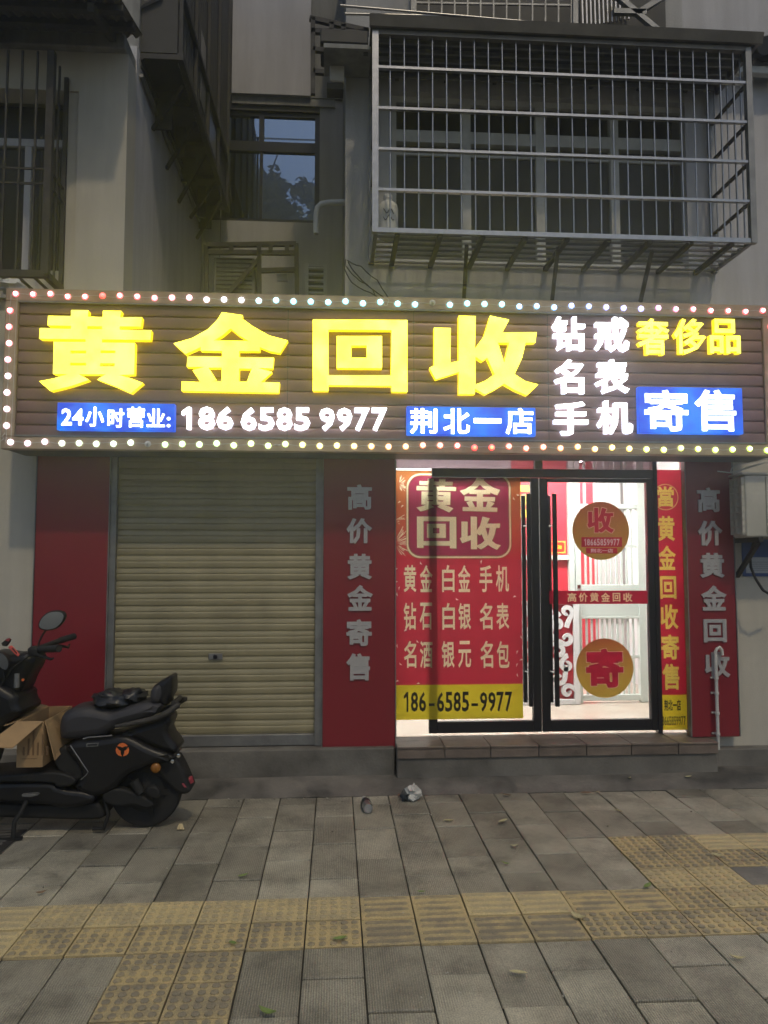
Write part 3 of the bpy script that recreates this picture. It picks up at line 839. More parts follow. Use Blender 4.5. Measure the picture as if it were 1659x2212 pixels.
box('jamb', M['galv'], fr, DX0, xa-.001, DY-.03, DY+.03, FZ, 2.60)
box('transom_frame', M['black_metal'], fr, x_l0+.1, x_r1, DY-.02, DY+.02, 2.49, 2.60)
box('transom_post', M['black_metal'], fr, x_mid-.03, x_mid+.03, DY-.028, DY+.028, hz1+.001, 2.49)
box('pane', M['transom_glass'], fr, xa, x_mid-.031, DY, DY+.006, hz1+.001, 2.489)
box('pane', M['transom_glass'], fr, x_mid+.031, x_r1-.001, DY, DY+.006, hz1+.001, 2.489)
box('side_pane', M['glass'], fr, xa, x_l0-.001, DY, DY+.006, FZ+.01, hz1-.001)
# header-left corner strip
def door_leaf(name, a, b, label, sw):
    t = thing(name, ((a+b)/2, DY, FZ+.012), label, 'door', 'pair of glass shop doors')
    z0, z1 = FZ+.024, hz0+.008
    l, r = sw
    box('stile', M['black_metal'], t, a, a+l, DY-.026, DY+.026, z0, z1, .003)
    box('stile', M['black_metal'], t, b-r, b, DY-.026, DY+.026, z0, z1, .003)
    box('bottom_rail', M['black_metal'], t, a+l, b-r, DY-.024, DY+.024, z0, bz, .003)
    box('top_rail', M['black_metal'], t, a+l, b-r, DY-.024, DY+.024, z1-.03, z1, .003)
    box('pane', M['glass'], t, a+l, b-r, DY-.003, DY+.003, bz, z1-.03)
    return t
dl = door_leaf('glass_door', x_l0, x_mid-.004, 'left glass door leaf covered by the red and yellow poster', (.066, .062))
dr = door_leaf('glass_door', x_mid+.004, x_r1-.002, 'right glass door leaf with two round gold stickers', (.066, .050))
def pull(t, px_t, px_b):
    xc = at((px_t+px_b)/2, 1300, DY-.09).x
    zt, zb = at(px_t, 1066, DY-.09).z, at(px_b, 1526, DY-.09).z
    h = MB().box(xc-.017, xc+.017, DY-.105, DY-.08, zb, zt).build('handle', M['black_metal'], t, bevel=.005, seg=2)
    for z in (zb+.25, zt-.25):
        MB().tube([(xc, DY-.08, z), (xc, DY+.06, z)], .011, 10).build('standoff', M['chrome'], h)
    MB().box(xc-.017, xc+.017, DY+.06, DY+.085, zb, zt).build('inner_handle', M['black_metal'], h, bevel=.005, seg=2)
pull(dl, 1138, 1150); pull(dr, 1194, 1207)

# ------------------------------------------------------------------ printed films on the glass
F_red = film('film_red', (.60, .045, .075), .55)
F_gold = film('film_gold_print', (.97, .86, .55), .82)
F_yel = film('film_yellow', (.88, .74, .05), .66)
F_blk = film('film_black', (.012, .012, .014), .05)
F_cream = film('film_cream', (.98, .93, .8), .85)
F_mag = film('film_magenta_print', (.55, .02, .06), .45)
F_plum = film('film_plum', (.40, .045, .10), .55)
F_goldd = film('film_dark_gold', (.42, .28, .10), .55)
F_goldl = film('film_light_gold', (1.0, .93, .68), .85)
PFY = DY - .034
def pr(*r): return prect(V2, *r, PFY)
poster = thing('window_poster', (at(990, 1550, PFY).x, PFY, at(990, 1553, PFY).z), 'large red and yellow poster film with gold characters on left door', 'poster')
zt_ = at(990, 1300, PFY)
PL, PR_ = at(*V2(608, 1000), PFY).x, at(*V2(1543, 1100), PFY).x
PB, PT, PT2 = at(*V2(1000, 1985), PFY).z, at(*V2(700, 150), PFY).z, hz0 + .008
XN = x_l0 + .028
F_sky = film('film_orange_fade', (.60, .035, .06), .62, col2=(.62, .22, .06), lo=at(*V2(1000, 830), PFY).z, hi=at(*V2(1000, 180), PFY).z)
outline = [(PL, PB), (PR_, PB), (PR_, PT2), (XN, PT2), (XN, PT), (PL, PT)]
lay = [([outline], F_sky)]
zr = at(*V2(1000, 803), PFY).z; zy = at(*V2(1000, 1730), PFY).z
lay.append(([[(PL, zy), (PR_, zy), (PR_, zr), (PL, zr)]], F_red))
lay.append(([[(PL, PB), (PR_, PB), (PR_, zy), (PL, zy)]], F_yel))
fw = []
for cx_, cy_, n, r0, r1 in ((600, 690, 46, 40, 165), (640, 250, 30, 15, 70), (600, 520, 26, 20, 90)):
    for i in range(n):
        a = random.uniform(-1.45, 1.45); ra = random.uniform(r0*.4, r0); rb = random.uniform(r0*1.4, r1); w = random.uniform(1.5, 3.2)
        p = [(cx_ + ra*math.cos(a), cy_ + ra*math.sin(a)), (cx_ + rb*math.cos(a) - w*math.sin(a), cy_ + rb*math.sin(a) + w*math.cos(a)), (cx_ + rb*math.cos(a) + w*math.sin(a), cy_ + rb*math.sin(a) - w*math.cos(a))]
        if min(q[0] for q in p) > 612 and max(q[1] for q in p) < 800 and min(q[1] for q in p) > 152: fw.append(ppoly(V2, p, PFY))
lay.append((fw, F_goldl))
conf = []
for x, y in ((640,1020),(625,1065),(1065,1100),(1490,1082),(800,835),(1245,825),(1510,1490),(1538,1548),(1508,1585),(1512,1660),(625,1445),(650,1578),(625,1705),(780,1722),(775,1412),(1515,330),(1485,358),(1540,1380),(685,1330),(640,385),(662,415),(618,968),(618,880)):
    a = random.uniform(0, 3); conf.append(ppoly(V2, [(x + s*math.cos(a+t), y + s*1.3*math.sin(a+t)) for s, t in ((14, 0), (8, 2.0), (13, 3.4))], PFY))
lay.append((conf, F_cream))
er = pr(690, 172, 1466, 800)
r0 = (er[2]-er[0])*.13
def ring_layers(d, m):
    return ([rrect(er[0]+d, er[1]+d, er[2]-d, er[3]-d, r0-d*.6)], m)
lay += [ring_layers(0, F_goldd), ring_layers(.004, F_gold), ring_layers(.012, F_goldl), ring_layers(.016, F_goldd), ring_layers(.022, F_plum)]
for lp_, r in ((HUANG, (765, 212, 1060, 460)), (JIN, (1085, 205, 1383, 455)), (HUI, (770, 490, 1060, 725)), (SHOU, (1085, 490, 1388, 735))):
    q = pr(*r)
    lay.append(([big(lp_, (q[0]+.004, q[1]-.004, q[2]+.004, q[3]-.004))], F_goldd))
    lay.append(([big(lp_, q)], F_gold))
tx = []
for s, (x0, y0, x1, y1) in (('黄金', (672,848,885,1048)), ('白金', (955,848,1165,1048)), ('手机', (1230,850,1448,1048)), ('钻石', (672,1125,882,1325)), ('白银', (957,1127,1168,1325)), ('名表', (1232,1127,1450,1325)), ('名酒', (673,1407,885,1607)), ('银元', (952,1407,1170,1607)), ('名包', (1237,1407,1453,1607))):
    w = (x1-x0)*.44
    tx.append(fit(s[0], pr(x0, y0, x0+w, y1), .02)); tx.append(fit(s[1], pr(x1-w, y0, x1, y1), .02))
F_txt = film('film_pale_gold_text', (.99, .93, .62), .85)
lay.append((tx, F_txt))
lay.append(([fit('186', pr(665,1783,838,1930), .02), fit('6585', pr(917,1783,1155,1930), .02), fit('9977', pr(1235,1783,1473,1930), .02),
             rect4(pr(858,1868,900,1888)), rect4(pr(1172,1868,1220,1888))], F_blk))
sheet('print', lay, PFY, poster)

# right hand column film
CYF = DY - .012
def pc(*r): return prect(V4, *r, CYF)
colm = thing('column_sign', (at(1445, 1577, CYF).x, CYF, FZ+.01), 'narrow red column sign with gold characters beside the right door', 'sign')
ca, cb = x_r1 + .036, at(1478, 1300, DY).x - .002
cz0, cz1, czy = at(*V4(250, 1982), CYF).z, at(*V4(200, 140), CYF).z, at(*V4(250, 1733), CYF).z
F_colred = film('film_column_red', (.58, .025, .06), .58)
F_colgold = film('film_column_gold', (.92, .76, .16), .62)
F_colyel = film('film_column_yellow', (.90, .76, .05), .62)
F_ring = film('film_ring_gold', (.8, .56, .22), .55)
qc = pc(107, 230, 290, 437); ccx, ccz = (qc[0]+qc[2])/2, (qc[1]+qc[3])/2
cl = [([[(ca, cz0), (cb, cz0), (cb, cz1), (ca, cz1)]], F_colred), ([[(ca, cz0), (cb, cz0), (cb, czy), (ca, czy)]], F_colyel),
      ([circle(ccx, ccz, (qc[2]-qc[0])/2)], F_ring), ([circle(ccx, ccz, (qc[2]-qc[0])/2-.008)], F_colred)]
cl.append(([fit(c, pc(*r), .03) for c, r in (('當', (138,258,258,402)), ('黄', (142,467,265,645)), ('金', (147,675,272,850)), ('回', (160,893,275,1055)), ('收', (162,1092,290,1270)), ('寄', (168,1305,295,1485)), ('售', (175,1512,297,1698)))], F_colgold))
cl.append(([fit('荆北一店', pc(190, 1768, 307, 1848), .03), fit('18665859977', pc(157, 1885, 341, 1950), .02)], F_blk))
sheet('print', cl, CYF, colm)
box('pane', M['glass'], colm, ca, cb, DY, DY+.006, FZ+.01, 2.49)
box('edge', M['white_strip'], colm, ca-.001, ca+.004, CYF-.004, DY-.001, cz0, cz1)
box('edge', M['white_strip'], colm, cb-.003, cb+.002, CYF-.004, DY-.001, cz0, cz1)

# stickers on the right leaf
STY = DY - .006
def ps(*r): return prect(V3, *r, STY)
def sticker(nm, label, lay_, z):
    q = lay_[0][0][0]; cx_ = sum(p[0] for p in q)/len(q); cz_ = min(p[1] for p in q)
    t = thing(nm, (cx_, STY, cz_), label, 'sticker')
    sheet('print', lay_, STY, t)
q1 = ps(440, 383, 861, 808); c1x, c1z, c1r = (q1[0]+q1[2])/2, (q1[1]+q1[3])/2, (q1[2]-q1[0])/2
q2 = ps(468, 1388, 892, 1828); c2x, c2z, c2r = (q2[0]+q2[2])/2, (q2[1]+q2[3])/2, (q2[2]-q2[0])/2
F_d1 = film('film_gold_disc', (.62, .42, .08), .40, col2=(.50, .17, .07), lo=c1z-c1r*.6, hi=c1z+c1r)
F_d2 = film('film_gold_disc_low', (.68, .46, .08), .42, col2=(.50, .14, .05), lo=c2z-c2r*.5, hi=c2z+c2r)
F_pink = film('film_outline_pink', (.85, .62, .42), .5)
F_white = film('film_white_print', (.85, .80, .80), .45)
s1 = ps(550, 425, 748, 612); e = .007
def halo(lp_, r, e):
    out = []
    for dx in (-1, 0, 1):
        for dz in (-1, 0, 1): out.append(big(lp_, (r[0]+dx*e, r[1]+dz*e, r[2]+dx*e, r[3]+dz*e)))
    return out
sticker('round_sticker', 'upper round gold sticker with red character and phone number', [([circle(c1x, c1z, c1r)], F_d1), (halo(SHOU, s1, .005), F_pink), ([big(SHOU, s1)], F_mag),
    ([rect4(ps(508,643,807,715)), rect4(ps(543,722,772,763))], F_mag), ([fit('18665859977', ps(525,655,790,705), .03), fit('荆北一店', ps(575,727,742,758), .03)], F_white)], 0)
s2 = ps(538, 1458, 822, 1757)
ji_o = fit('寄', s2, .052); ji = fit('寄', (s2[0]+.004, s2[1]+.004, s2[2]-.004, s2[3]-.004), .042)
sticker('round_sticker', 'lower round gold sticker with one large red character', [([circle(c2x, c2z, c2r)], F_d2), ([ji_o], F_pink), ([ji], F_mag)], 0)
bq = (x_mid+.075, ps(270,1037,985,1135)[1], x_r1-.055, ps(270,1037,985,1135)[3])
sticker('band_sticker', 'red band sticker with six gold characters across right door', [([rect4(bq)], F_mag), ([fit(c, ps(*r), .03) for c, r in (('高', (405,1052,472,1120)), ('价', (488,1052,555,1120)), ('黄', (570,1052,637,1120)), ('金', (652,1052,720,1120)), ('回', (738,1054,795,1118)), ('收', (815,1052,885,1120)))], F_gold)], 0)

# ------------------------------------------------------------------ lit interior
M['in_white'] = pbr('interior_white_paint', (.78, .79, .78), .5)
M['in_floor'] = pbr('polished_floor_tile', (.66, .60, .50), .22, col2=(.58, .46, .36), vscale=3, thr=(.3, .7))
M['in_red'] = pbr('interior_red_panel', (.62, .035, .06), .4, var=.08, vscale=2)
M['in_steel'] = pbr('painted_pale_green_steel', (.60, .66, .61), .4)
M['tube_light'] = emit('led_ceiling_light', (1.0, .99, .97), 95.0)
IY0, IY1 = DY+.09, 8.7
MB().box(-.3, 3.3, DY-.02, 9.0, .16, FZ-.002).build('shop_floor', M['in_floor'])['kind'] = 'structure'
MB().box(-.3, 3.3, 6.01, 9.0, 2.78, 2.86).build('shop_ceiling', M['in_white'])['kind'] = 'structure'
MB().box(-.34, -.301, 6.01, 9.0, FZ, 2.78).build('shop_side_wall', M['in_white'])['kind'] = 'structure'
MB().box(3.301, 3.34, 6.01, 9.0, FZ, 2.78).build('shop_side_wall', M['in_white'])['kind'] = 'structure'
MB().box(-.34, 3.34, 9.0, 9.05, FZ, 2.78).build('shop_back_wall', M['in_white'])['kind'] = 'structure'
for i, (x, y, nm) in enumerate(((.85, 6.36, 'left front'), (2.05, 6.36, 'right front'), (.75, 7.9, 'left rear'), (2.3, 7.9, 'right rear'))):
    t = thing('ceiling_light', (x, y, 2.78), nm + ' flat LED ceiling light inside the shop', 'ceiling light', 'shop ceiling lights')
    box('housing', M['in_white'], t, x-.43, x+.43, y-.16, y+.16, 2.74, 2.779, .004)
    box('diffuser', M['tube_light'], t, x-.40, x+.40, y-.13, y+.13, 2.728, 2.739)
GY = 7.05
V9 = cr(2200, 1880, 450, 1659); V10 = cr(2200, 2350, 500, 1659)
# counter wall: red panels over a carved scroll front
cw = thing('counter_wall', (1.2, GY, FZ), 'red counter wall with white rail inside the shop', 'counter')
xg = at(*V9(262, 800), GY).x
xw = at(1108, 1200, GY).x
box('wall', M['in_red'], cw, xw, xg, GY+.03, GY+.08, FZ, 2.76)
box('unseen_white_wall', M['in_white'], cw, -.3, xw-.001, GY+.03, GY+.08, FZ, 2.76)  # stretch unseen behind the poster, made white to keep its backlight neutral
box('rail', M['in_steel'], cw, -.3, xg, GY-.02, GY+.028, at(*V9(180, 1325), GY).z, at(*V9(180, 1255), GY).z)
box('post', M['in_steel'], cw, xg+.001, at(*V9(345, 800), GY).x, GY-.03, GY+.06, FZ, 2.76, .004)
# gold plaque
pq = prect(V9, 60, 1045, 242, 1228, GY)
pl = thing('gold_plaque', (pq[0], GY, pq[1]), 'small gold framed red plaque on the counter wall', 'plaque')
PLG = pbr('plaque_gold', (.80, .52, .08), .4); PLR = pbr('plaque_red', (.65, .03, .02), .4); PLY = pbr('plaque_yellow', (.90, .75, .05), .4)
w_ = pq[2]-pq[0]
sheet('print', [([rect4((pq[0]-.7*w_, pq[1], pq[2], pq[3]))], PLG), ([rrect(pq[0]-.66*w_, pq[1]+.012, pq[2]-.012, pq[3]-.012, .02, 3)], PLR), ([fit('一店', (pq[0]-.45*w_, pq[1]+.04, pq[2]-.035, pq[3]-.04), .03)], PLY)], GY+.024, pl)
box('backing', M['in_white'], pl, pq[0]-.69*w_, pq[2]-.004, GY+.0255, GY+.0295, pq[1]+.004, pq[3]-.004)
# notices seen through the narrow gap of the left door
no = thing('wall_notice', (at(1138, 1130, GY).x, GY, 1.6), 'yellow and red notices on counter wall behind left door handle', 'notice')
for y0, y1, m_ in ((1048, 1062, PLG), (1068, 1092, PLG), (1100, 1118, PLY)):
    a, b = at(1124, y0, GY), at(1148, y1, GY)
    box('sheet', m_, no, a.x, b.x, GY+.02, GY+.029, b.z, a.z)
# carved scroll panel: white screen with spiral cut-outs standing before red backing
sc_ = thing('scroll_panel', (1.3, GY-.08, FZ), 'white carved scroll panel with red showing through, inside door', 'panel')
px0, px1 = at(1112, 1400, GY-.08).x, at(*V10(388, 900), GY-.08).x
pz1 = at(*V10(250, 222), GY-.08).z + .03
box('backing', M['in_red'], sc_, px0, px1-.02, GY-.05, GY-.04, FZ+.01, pz1)
box('border', M['in_white'], sc_, px1-.055, px1, GY-.10, GY-.06, FZ+.001, pz1, .003)
box('border', M['in_white'], sc_, px0, px1-.056, GY-.10, GY-.06, FZ+.001, FZ+.05, .003)
box('border', M['in_white'], sc_, px0, px1-.056, GY-.10, GY-.06, pz1-.03, pz1, .003)
def scroll(cx_, cz_, s, flip, rot):
    pts = []
    for i in range(26):
        t_ = i/25; a = rot + flip*t_*5.6; r = s*(.16 + .84*t_)
        pts.append((cx_ + r*math.cos(a), GY-.08, cz_ + r*math.sin(a)))
    # tail sweeping out of the spiral
    ax, az = pts[-1][0]-pts[-2][0], pts[-1][2]-pts[-2][2]; l = math.hypot(ax, az)
    for i in range(1, 6): pts.append((pts[25][0] + ax/l*s*.28*i, GY-.08, pts[25][2] + az/l*s*.28*i + flip*.02*i*i*s))
    mb = MB(); n = len(pts); W = .021
    for i, p in enumerate(pts):
        q, o = pts[max(0, i-1)], pts[min(n-1, i+1)]
        dx, dz = o[0]-q[0], o[2]-q[2]; l = math.hypot(dx, dz) or 1; w = W*(1.25 if i < 4 else 1)
        nx_, nz_ = -dz/l*w, dx/l*w
        for yy in (GY-.095, GY-.068): mb.v += [Vector((p[0]+nx_, yy, p[2]+nz_)), Vector((p[0]-nx_, yy, p[2]-nz_))]
    for i in range(n-1):
        a = 4*i; mb.f += [(a, a+4, a+5, a+1), (a+2, a+3, a+7, a+6), (a, a+2, a+6, a+4), (a+1, a+5, a+7, a+3)]
    mb.m = [0]*len(mb.f)
    mb.build('scroll', M['in_white'], sc_)
zz = FZ + .12; k_ = 0
while zz < pz1 - .05:
    for j in range(-2, 5):
        x = px1 - .12 - j*.17 - (.085 if k_ % 2 else 0)
        if px0+.05 < x < px1-.095: scroll(x, zz, .062, 1 if (k_+j) % 2 else -1, .8*k_ + j)
    zz += .125; k_ += 1
# security gate
gt = thing('security_gate', (2.0, GY, FZ), 'pale steel barred security gate inside the shop', 'gate')
gx0, gx1 = at(*V9(355, 900), GY).x, at(*V9(1380, 900), GY).x
def gz(vv, y): return at(*vv(700, y), GY).z
box('post', M['in_steel'], gt, gx0, gx0+.055, GY-.03, GY+.03, FZ+.001, 2.76, .004)
box('post', M['in_steel'], gt, gx1-.075, gx1, GY-.03, GY+.03, FZ+.001, 2.76, .004)
ra, rb = gx0+.056, gx1-.076
box('rail', M['in_steel'], gt, ra, rb, GY-.03, GY+.03, gz(V9, 575), gz(V9, 505), .004)
box('rail', M['in_steel'], gt, ra, rb, GY-.03, GY+.03, gz(V10, 45), gz(V9, 1690), .004)
box('kick_panel', M['in_steel'], gt, ra, rb, GY-.015, GY+.015, gz(V10, 375), gz(V10, 48))
box('rail', M['in_steel'], gt, ra, rb, GY-.03, GY+.03, gz(V10, 412), gz(V10, 378), .004)
box('rail', M['in_steel'], gt, ra, rb, GY-.03, GY+.03, FZ+.02, FZ+.075, .004)
for zz in (gz(V9, 1125), gz(V10, 920)):
    box('rail', M['in_steel'], gt, ra, rb, GY-.012, GY+.02, zz-.013, zz+.013)
nb = 11
for i in range(1, nb):
    x = ra + (rb-ra)*i/nb
    MB().beam((x, GY, FZ+.076), (x, GY, gz(V10, 412)-.001), .018, .018).build('bar', M['in_steel'], gt)
    MB().beam((x, GY, gz(V9, 1690)+.001), (x, GY, gz(V9, 575)-.001), .018, .018).build('bar', M['in_steel'], gt)
    if i % 2: MB().beam((x, GY, gz(V9, 505)+.001), (x, GY, 2.76), .022, .022).build('bar', M['in_steel'], gt)
hb = box('hinge_bolt', M['chrome'], gt, gx0+.01, gx0+.04, GY-.045, GY-.031, gz(V9, 1740), gz(V9, 1690))
# ribbed white partition and red partition behind the gate
pt_ = thing('partition', (2.4, 8.2, FZ), 'ribbed white partition wall behind the security gate', 'partition')
x = at(1292, 1200, 8.2).x
while x < 3.2:
    box('board', M['in_white'], pt_, x, x+.135, 8.2, 8.22, FZ+.001, 2.77, .004); x += .14
box('red_board', M['in_red'], pt_, at(1225, 1200, 8.2).x, at(1291, 1200, 8.2).x, 8.21, 8.23, FZ+.001, 2.77)
# ================================================================== THE LIT SIGN
GYF = 5.25                                    # front of the sign board
bx0, bx1, bz0, bz1 = -2.315, 3.262, 2.412, 3.548
rl = .088                                     # rail height
sg = thing('shop_sign', (.45, GYF, bz0), 'long lit shop sign of brown slats with yellow and white characters', 'sign')
box('cabinet', M['dark_steel'], sg, bx0+.01, bx1-.01, GYF+.03, GYF+.40, bz0+.01, bz1-.01)
seams = [bx0+.09, -.35, at(894, 800, GYF).x, at(1184, 800, GYF).x, bx1-.09]
ns = 11; sh_ = (bz1 - bz0 - 2*rl)/ns
sl_cache = {}
for i in range(ns):
    za = bz0 + rl + i*sh_
    for a, b in zip(seams[:-1], seams[1:]):
        w = round(b-a-.004, 4)
        if w not in sl_cache:
            mb = MB(); pf = [(0, .012), (.004, .002), (.012, 0), (sh_-.018, 0), (sh_-.010, .004), (sh_-.003, .012), (sh_, .014)]
            for h, d in pf: mb.v += [Vector((-w/2, d, h)), Vector((w/2, d, h))]
            mb.f = [(2*q, 2*q+1, 2*q+3, 2*q+2) for q in range(len(pf)-1)]; mb.m = [0]*len(mb.f)
            sl_cache[w] = mb.mesh('slat', mats=(M['board'],), smooth=30)
        link('slat', sl_cache[w], ((a+b)/2, GYF, za), sg)
    for s_ in seams[1:-1]:
        box('seam_clip', M['galv'], sg, s_-.012, s_+.012, GYF-.003, GYF-.0005, za+sh_-.008, za+sh_-.002)
box('rail', M['rail'], sg, bx0, bx1, GYF-.016, GYF+.05, bz1-rl, bz1, .004)
box('rail', M['rail'], sg, bx0, bx1, GYF-.016, GYF+.05, bz0, bz0+rl, .004)
box('rail', M['rail'], sg, bx0, bx0+.089, GYF-.015, GYF+.05, bz0+rl+.001, bz1-rl-.001, .004)
box('rail', M['rail'], sg, bx1-.089, bx1, GYF-.015, GYF+.05, bz0+rl+.001, bz1-rl-.001, .004)
box('lip', M['galv'], sg, bx0+.09, bx1-.09, GYF-.022, GYF-.001, bz1-rl-.012, bz1-rl-.002)
box('lip', M['galv'], sg, bx0+.09, bx1-.09, GYF-.022, GYF-.001, bz0+rl+.002, bz0+rl+.012)
# large yellow characters
LY0, LY1 = GYF-.060, GYF-.006
for lp_, vv in ((HUANG, V8), (JIN, V5), (HUI, V6), (SHOU, V6)):
    vs, fs = fill(orient([ppoly(vv, l, LY0) for l in lp_]))
    extrude2d(vs, fs, LY0, LY1).build('lit_character', [M['yellow_lit'], M['yellow_side']], sg)
def lit(c, vv, r, col='white', off=.019, y0=GYF-.045, y1=GYF-.004, parent=None, nm='lit_character'):
    vs, fs = fill(fit(c, prect(vv, *r, y0), off))
    extrude2d(vs, fs, y0, y1).build(nm, [M[col+'_lit'], M[col+'_side']], parent or sg)
for c, r in (('钻', (230,275,448,498)), ('戒', (512,278,740,505)), ('名', (245,560,440,785)), ('表', (515,560,740,785)), ('手', (240,840,468,1062)), ('机', (530,835,762,1055))):
    lit(c, V7, r)
for c, r in (('奢', (795,290,1005,528)), ('侈', (1035,290,1248,525)), ('品', (1272,292,1475,520))):
    lit(c, V7, r, 'yellow')
V5b = V5
for c, r in (('1', (1005,730,1054,852)), ('8', (1096,728,1186,854)), ('6', (1198,728,1288,854))): lit(c, V5, r, off=.022, nm='lit_digit')
P = lambda x, y: (x, y)
for i, c in enumerate('6585'): lit(c, P, (520+i*38.6, 880, 554+i*38.6, 929), off=.022, nm='lit_digit')
for i, c in enumerate('9977'): lit(c, P, (690+i*37.7, 881, 723+i*37.7, 930), off=.022, nm='lit_digit')
# blue boxes
def blue(vv, r, chars, v2=None):
    q = prect(vv, *r, GYF-.05)
    b = box('blue_box', M['blue'], sg, q[0], q[2], GYF-.05, GYF-.002, q[1], q[3], .003)
    for c, rr in chars:
        lit(c, vv, rr, 'white', .020, GYF-.058, GYF-.051, b)
blue(V7, (803, 745, 1492, 1052), [('寄', (840,762,1130,1035)), ('售', (1175,762,1447,1035))])
blue(V6, (795, 796, 1572, 968), [('荆', (815,804,978,958)), ('北', (1015,806,1175,958)), ('一', (1200,865,1365,893)), ('店', (1392,804,1558,962))])
blue(V5, (315, 708, 966, 860), [('2', (340,738,396,830)), ('4', (400,740,460,830)), ('小', (472,730,575,838)), ('时', (595,738,685,843)), ('营', (703,730,800,843)), ('业', (812,740,912,840)), (':', (922,785,942,842))])
box('fascia_underside', M['dark_sheet'], sg, bx0+.02, bx1-.02, GYF+.051, WY-.09, bz0+.002, bz0+.008)
for x in (-2.0, -.6, .7, 1.9, 3.0):
    MB().beam((x, GYF+.41, 2.60), (x, WY-.005, 2.60), .04, .04).build('bracket', M['galv'], sg)
    MB().beam((x, GYF+.41, 3.45), (x, WY-.005, 3.45), .04, .04).build('bracket', M['galv'], sg)

# ------------------------------------------------------------------ running lights round the sign, every bulb a part
ls = thing('light_string', (.45, GYF-.02, bz0), 'string of small multicoloured LED bulbs round the sign edge', 'light string')
bulbs = []
def lerp_col(stops, t):
    for (a, ca), (b, cb) in zip(stops[:-1], stops[1:]):
        if t <= b:
            u = (t-a)/(b-a); return tuple(x + (y-x)*u for x, y in zip(ca, cb))
    return stops[-1][1]
RED, PNK, WHT, CYN, BLU, VIO, YEL, ORG_, GRN = (1, .03, .02), (1, .32, .42), (1, .92, .95), (.62, .95, 1), (.62, .78, 1), (.85, .72, 1), (.95, 1, .30), (1, .45, .12), (.85, 1, .78)
yb = GYF - .030
def rowz(px, z_photo): return at(px, z_photo, yb)
n_top = 44
for i in range(n_top):
    t = i/(n_top-1); px = 32 + (1649-32)*t
    c = lerp_col([(0, PNK), (.09, PNK), (.114, RED), (.14, PNK), (.26, WHT), (.38, CYN), (.58, CYN), (.72, BLU), (.84, VIO), (.93, PNK), (1, PNK)], t)
    p = at(px, 650, yb); bulbs.append((p.x, bz1-.046 + random.uniform(-.009, .009), c, 0 if abs(px-926) < 15 else 1))
for i in range(n_top+1):
    t = i/n_top; px = 20 + (1659-20)*t
    c = lerp_col([(0, WHT), (.15, GRN), (.35, (.93, 1, .6)), (.48, (1, .82, .4)), (.58, ORG_), (.622, RED), (.66, ORG_), (.74, (1, .75, .25)), (.84, YEL), (1, (.85, 1, .2))], t)
    p = at(px, 978, yb); bulbs.append((p.x, bz0+.046 + random.uniform(-.008, .008), c, 0 if abs(px-332) < 15 else 1))
for i in range(1, 9):
    t = i/9
    bulbs.append((bx0+.034 + random.uniform(-.004, .004), bz1-.046 - t*(bz1-bz0-.092), lerp_col([(0, PNK), (.35, (1, .75, .78)), (.6, WHT), (1, WHT)], t), 1))
    bulbs.append((bx1-.03 + random.uniform(-.004, .004), bz1-.046 - t*(bz1-bz0-.092), lerp_col([(0, PNK), (.2, RED), (.33, PNK), (.72, (1, .5, .6)), (.80, RED), (.86, YEL), (1, YEL)], t), 1))
core = MB().lathe([(.004, -.015), (.009, -.012), (.0108, -.003), (.010, .005), (.0075, .009), (.003, .011)], (0, 0, 0), (0, -1, 0), 12)
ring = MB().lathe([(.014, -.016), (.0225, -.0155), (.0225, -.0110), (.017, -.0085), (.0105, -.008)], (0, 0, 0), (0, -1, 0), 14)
bm_cache = {}
for x, z, c, on in bulbs:
    key = tuple(round(v, 1) for v in c) + (on,)
    if key not in bm_cache:
        if on:
            hot = max(0.0, 1 - 1.1*(1-min(c)))
            k = 13.0
            mc = emit('bulb_core', tuple(.35 + .65*v if hot > .0 else v for v in c), k if hot else 6.0)
            mr = emit('bulb_halo', tuple(v**4 for v in c), 1.9)  # coloured halo of the bulb, imitated by a self-glowing ring
        else: mc = M['white_plastic']; mr = M['white_plastic']
        a = core.mesh('bulb', mats=(mc,), smooth=50); b = ring.mesh('halo_collar', mats=(mr,), smooth=50)
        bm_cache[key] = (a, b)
    a, b = bm_cache[key]
    o = link('bulb', a, (x, yb, z), ls)
    link('halo_collar', b, (x, yb, z), o)
wire_m = pbr('clear_cable', (.5, .5, .48), .4)
MB().tube([(bx0+.04 + i*.0691, yb+.012, bz1-.046 + .006*math.sin(i*1.7)) for i in range(int((bx1-bx0-.08)/.0691)+1)], .0022, 5).build('cable', wire_m, ls)
MB().tube([(bx0+.04 + i*.0691, yb+.012, bz0+.046 + .006*math.sin(i*2.1)) for i in range(int((bx1-bx0-.08)/.0691)+1)], .0022, 5).build('cable', wire_m, ls)
MB().tube([(bx0+.034 + .004*math.sin(i*1.3), yb+.012, bz0+.05 + i*.04) for i in range(27)], .0022, 5).build('cable', wire_m, ls)
MB().tube([(bx0+.082, yb+.008, bz1-.05), (bx0+.072, yb+.006, bz0+.05)], .0018, 5).build('cable', wire_m, ls)
MB().tube([(bx0+.034, yb, bz0+.11), (bx0+.022, yb-.01, bz0+.085), (bx0+.025, yb, bz0+.065), (bx0+.008, yb-.01, bz0+.05)], .002, 5).build('cable', wire_m, ls)
lo = at(*V6(668, 165), yb)
MB().tube([lo + Vector((.018*math.cos(a)*(1+.3*math.sin(3*a)), -.012, .03*math.sin(a))) for a in [i*.45 for i in range(15)]], .0022, 5).build('cable_loop', wire_m, ls)
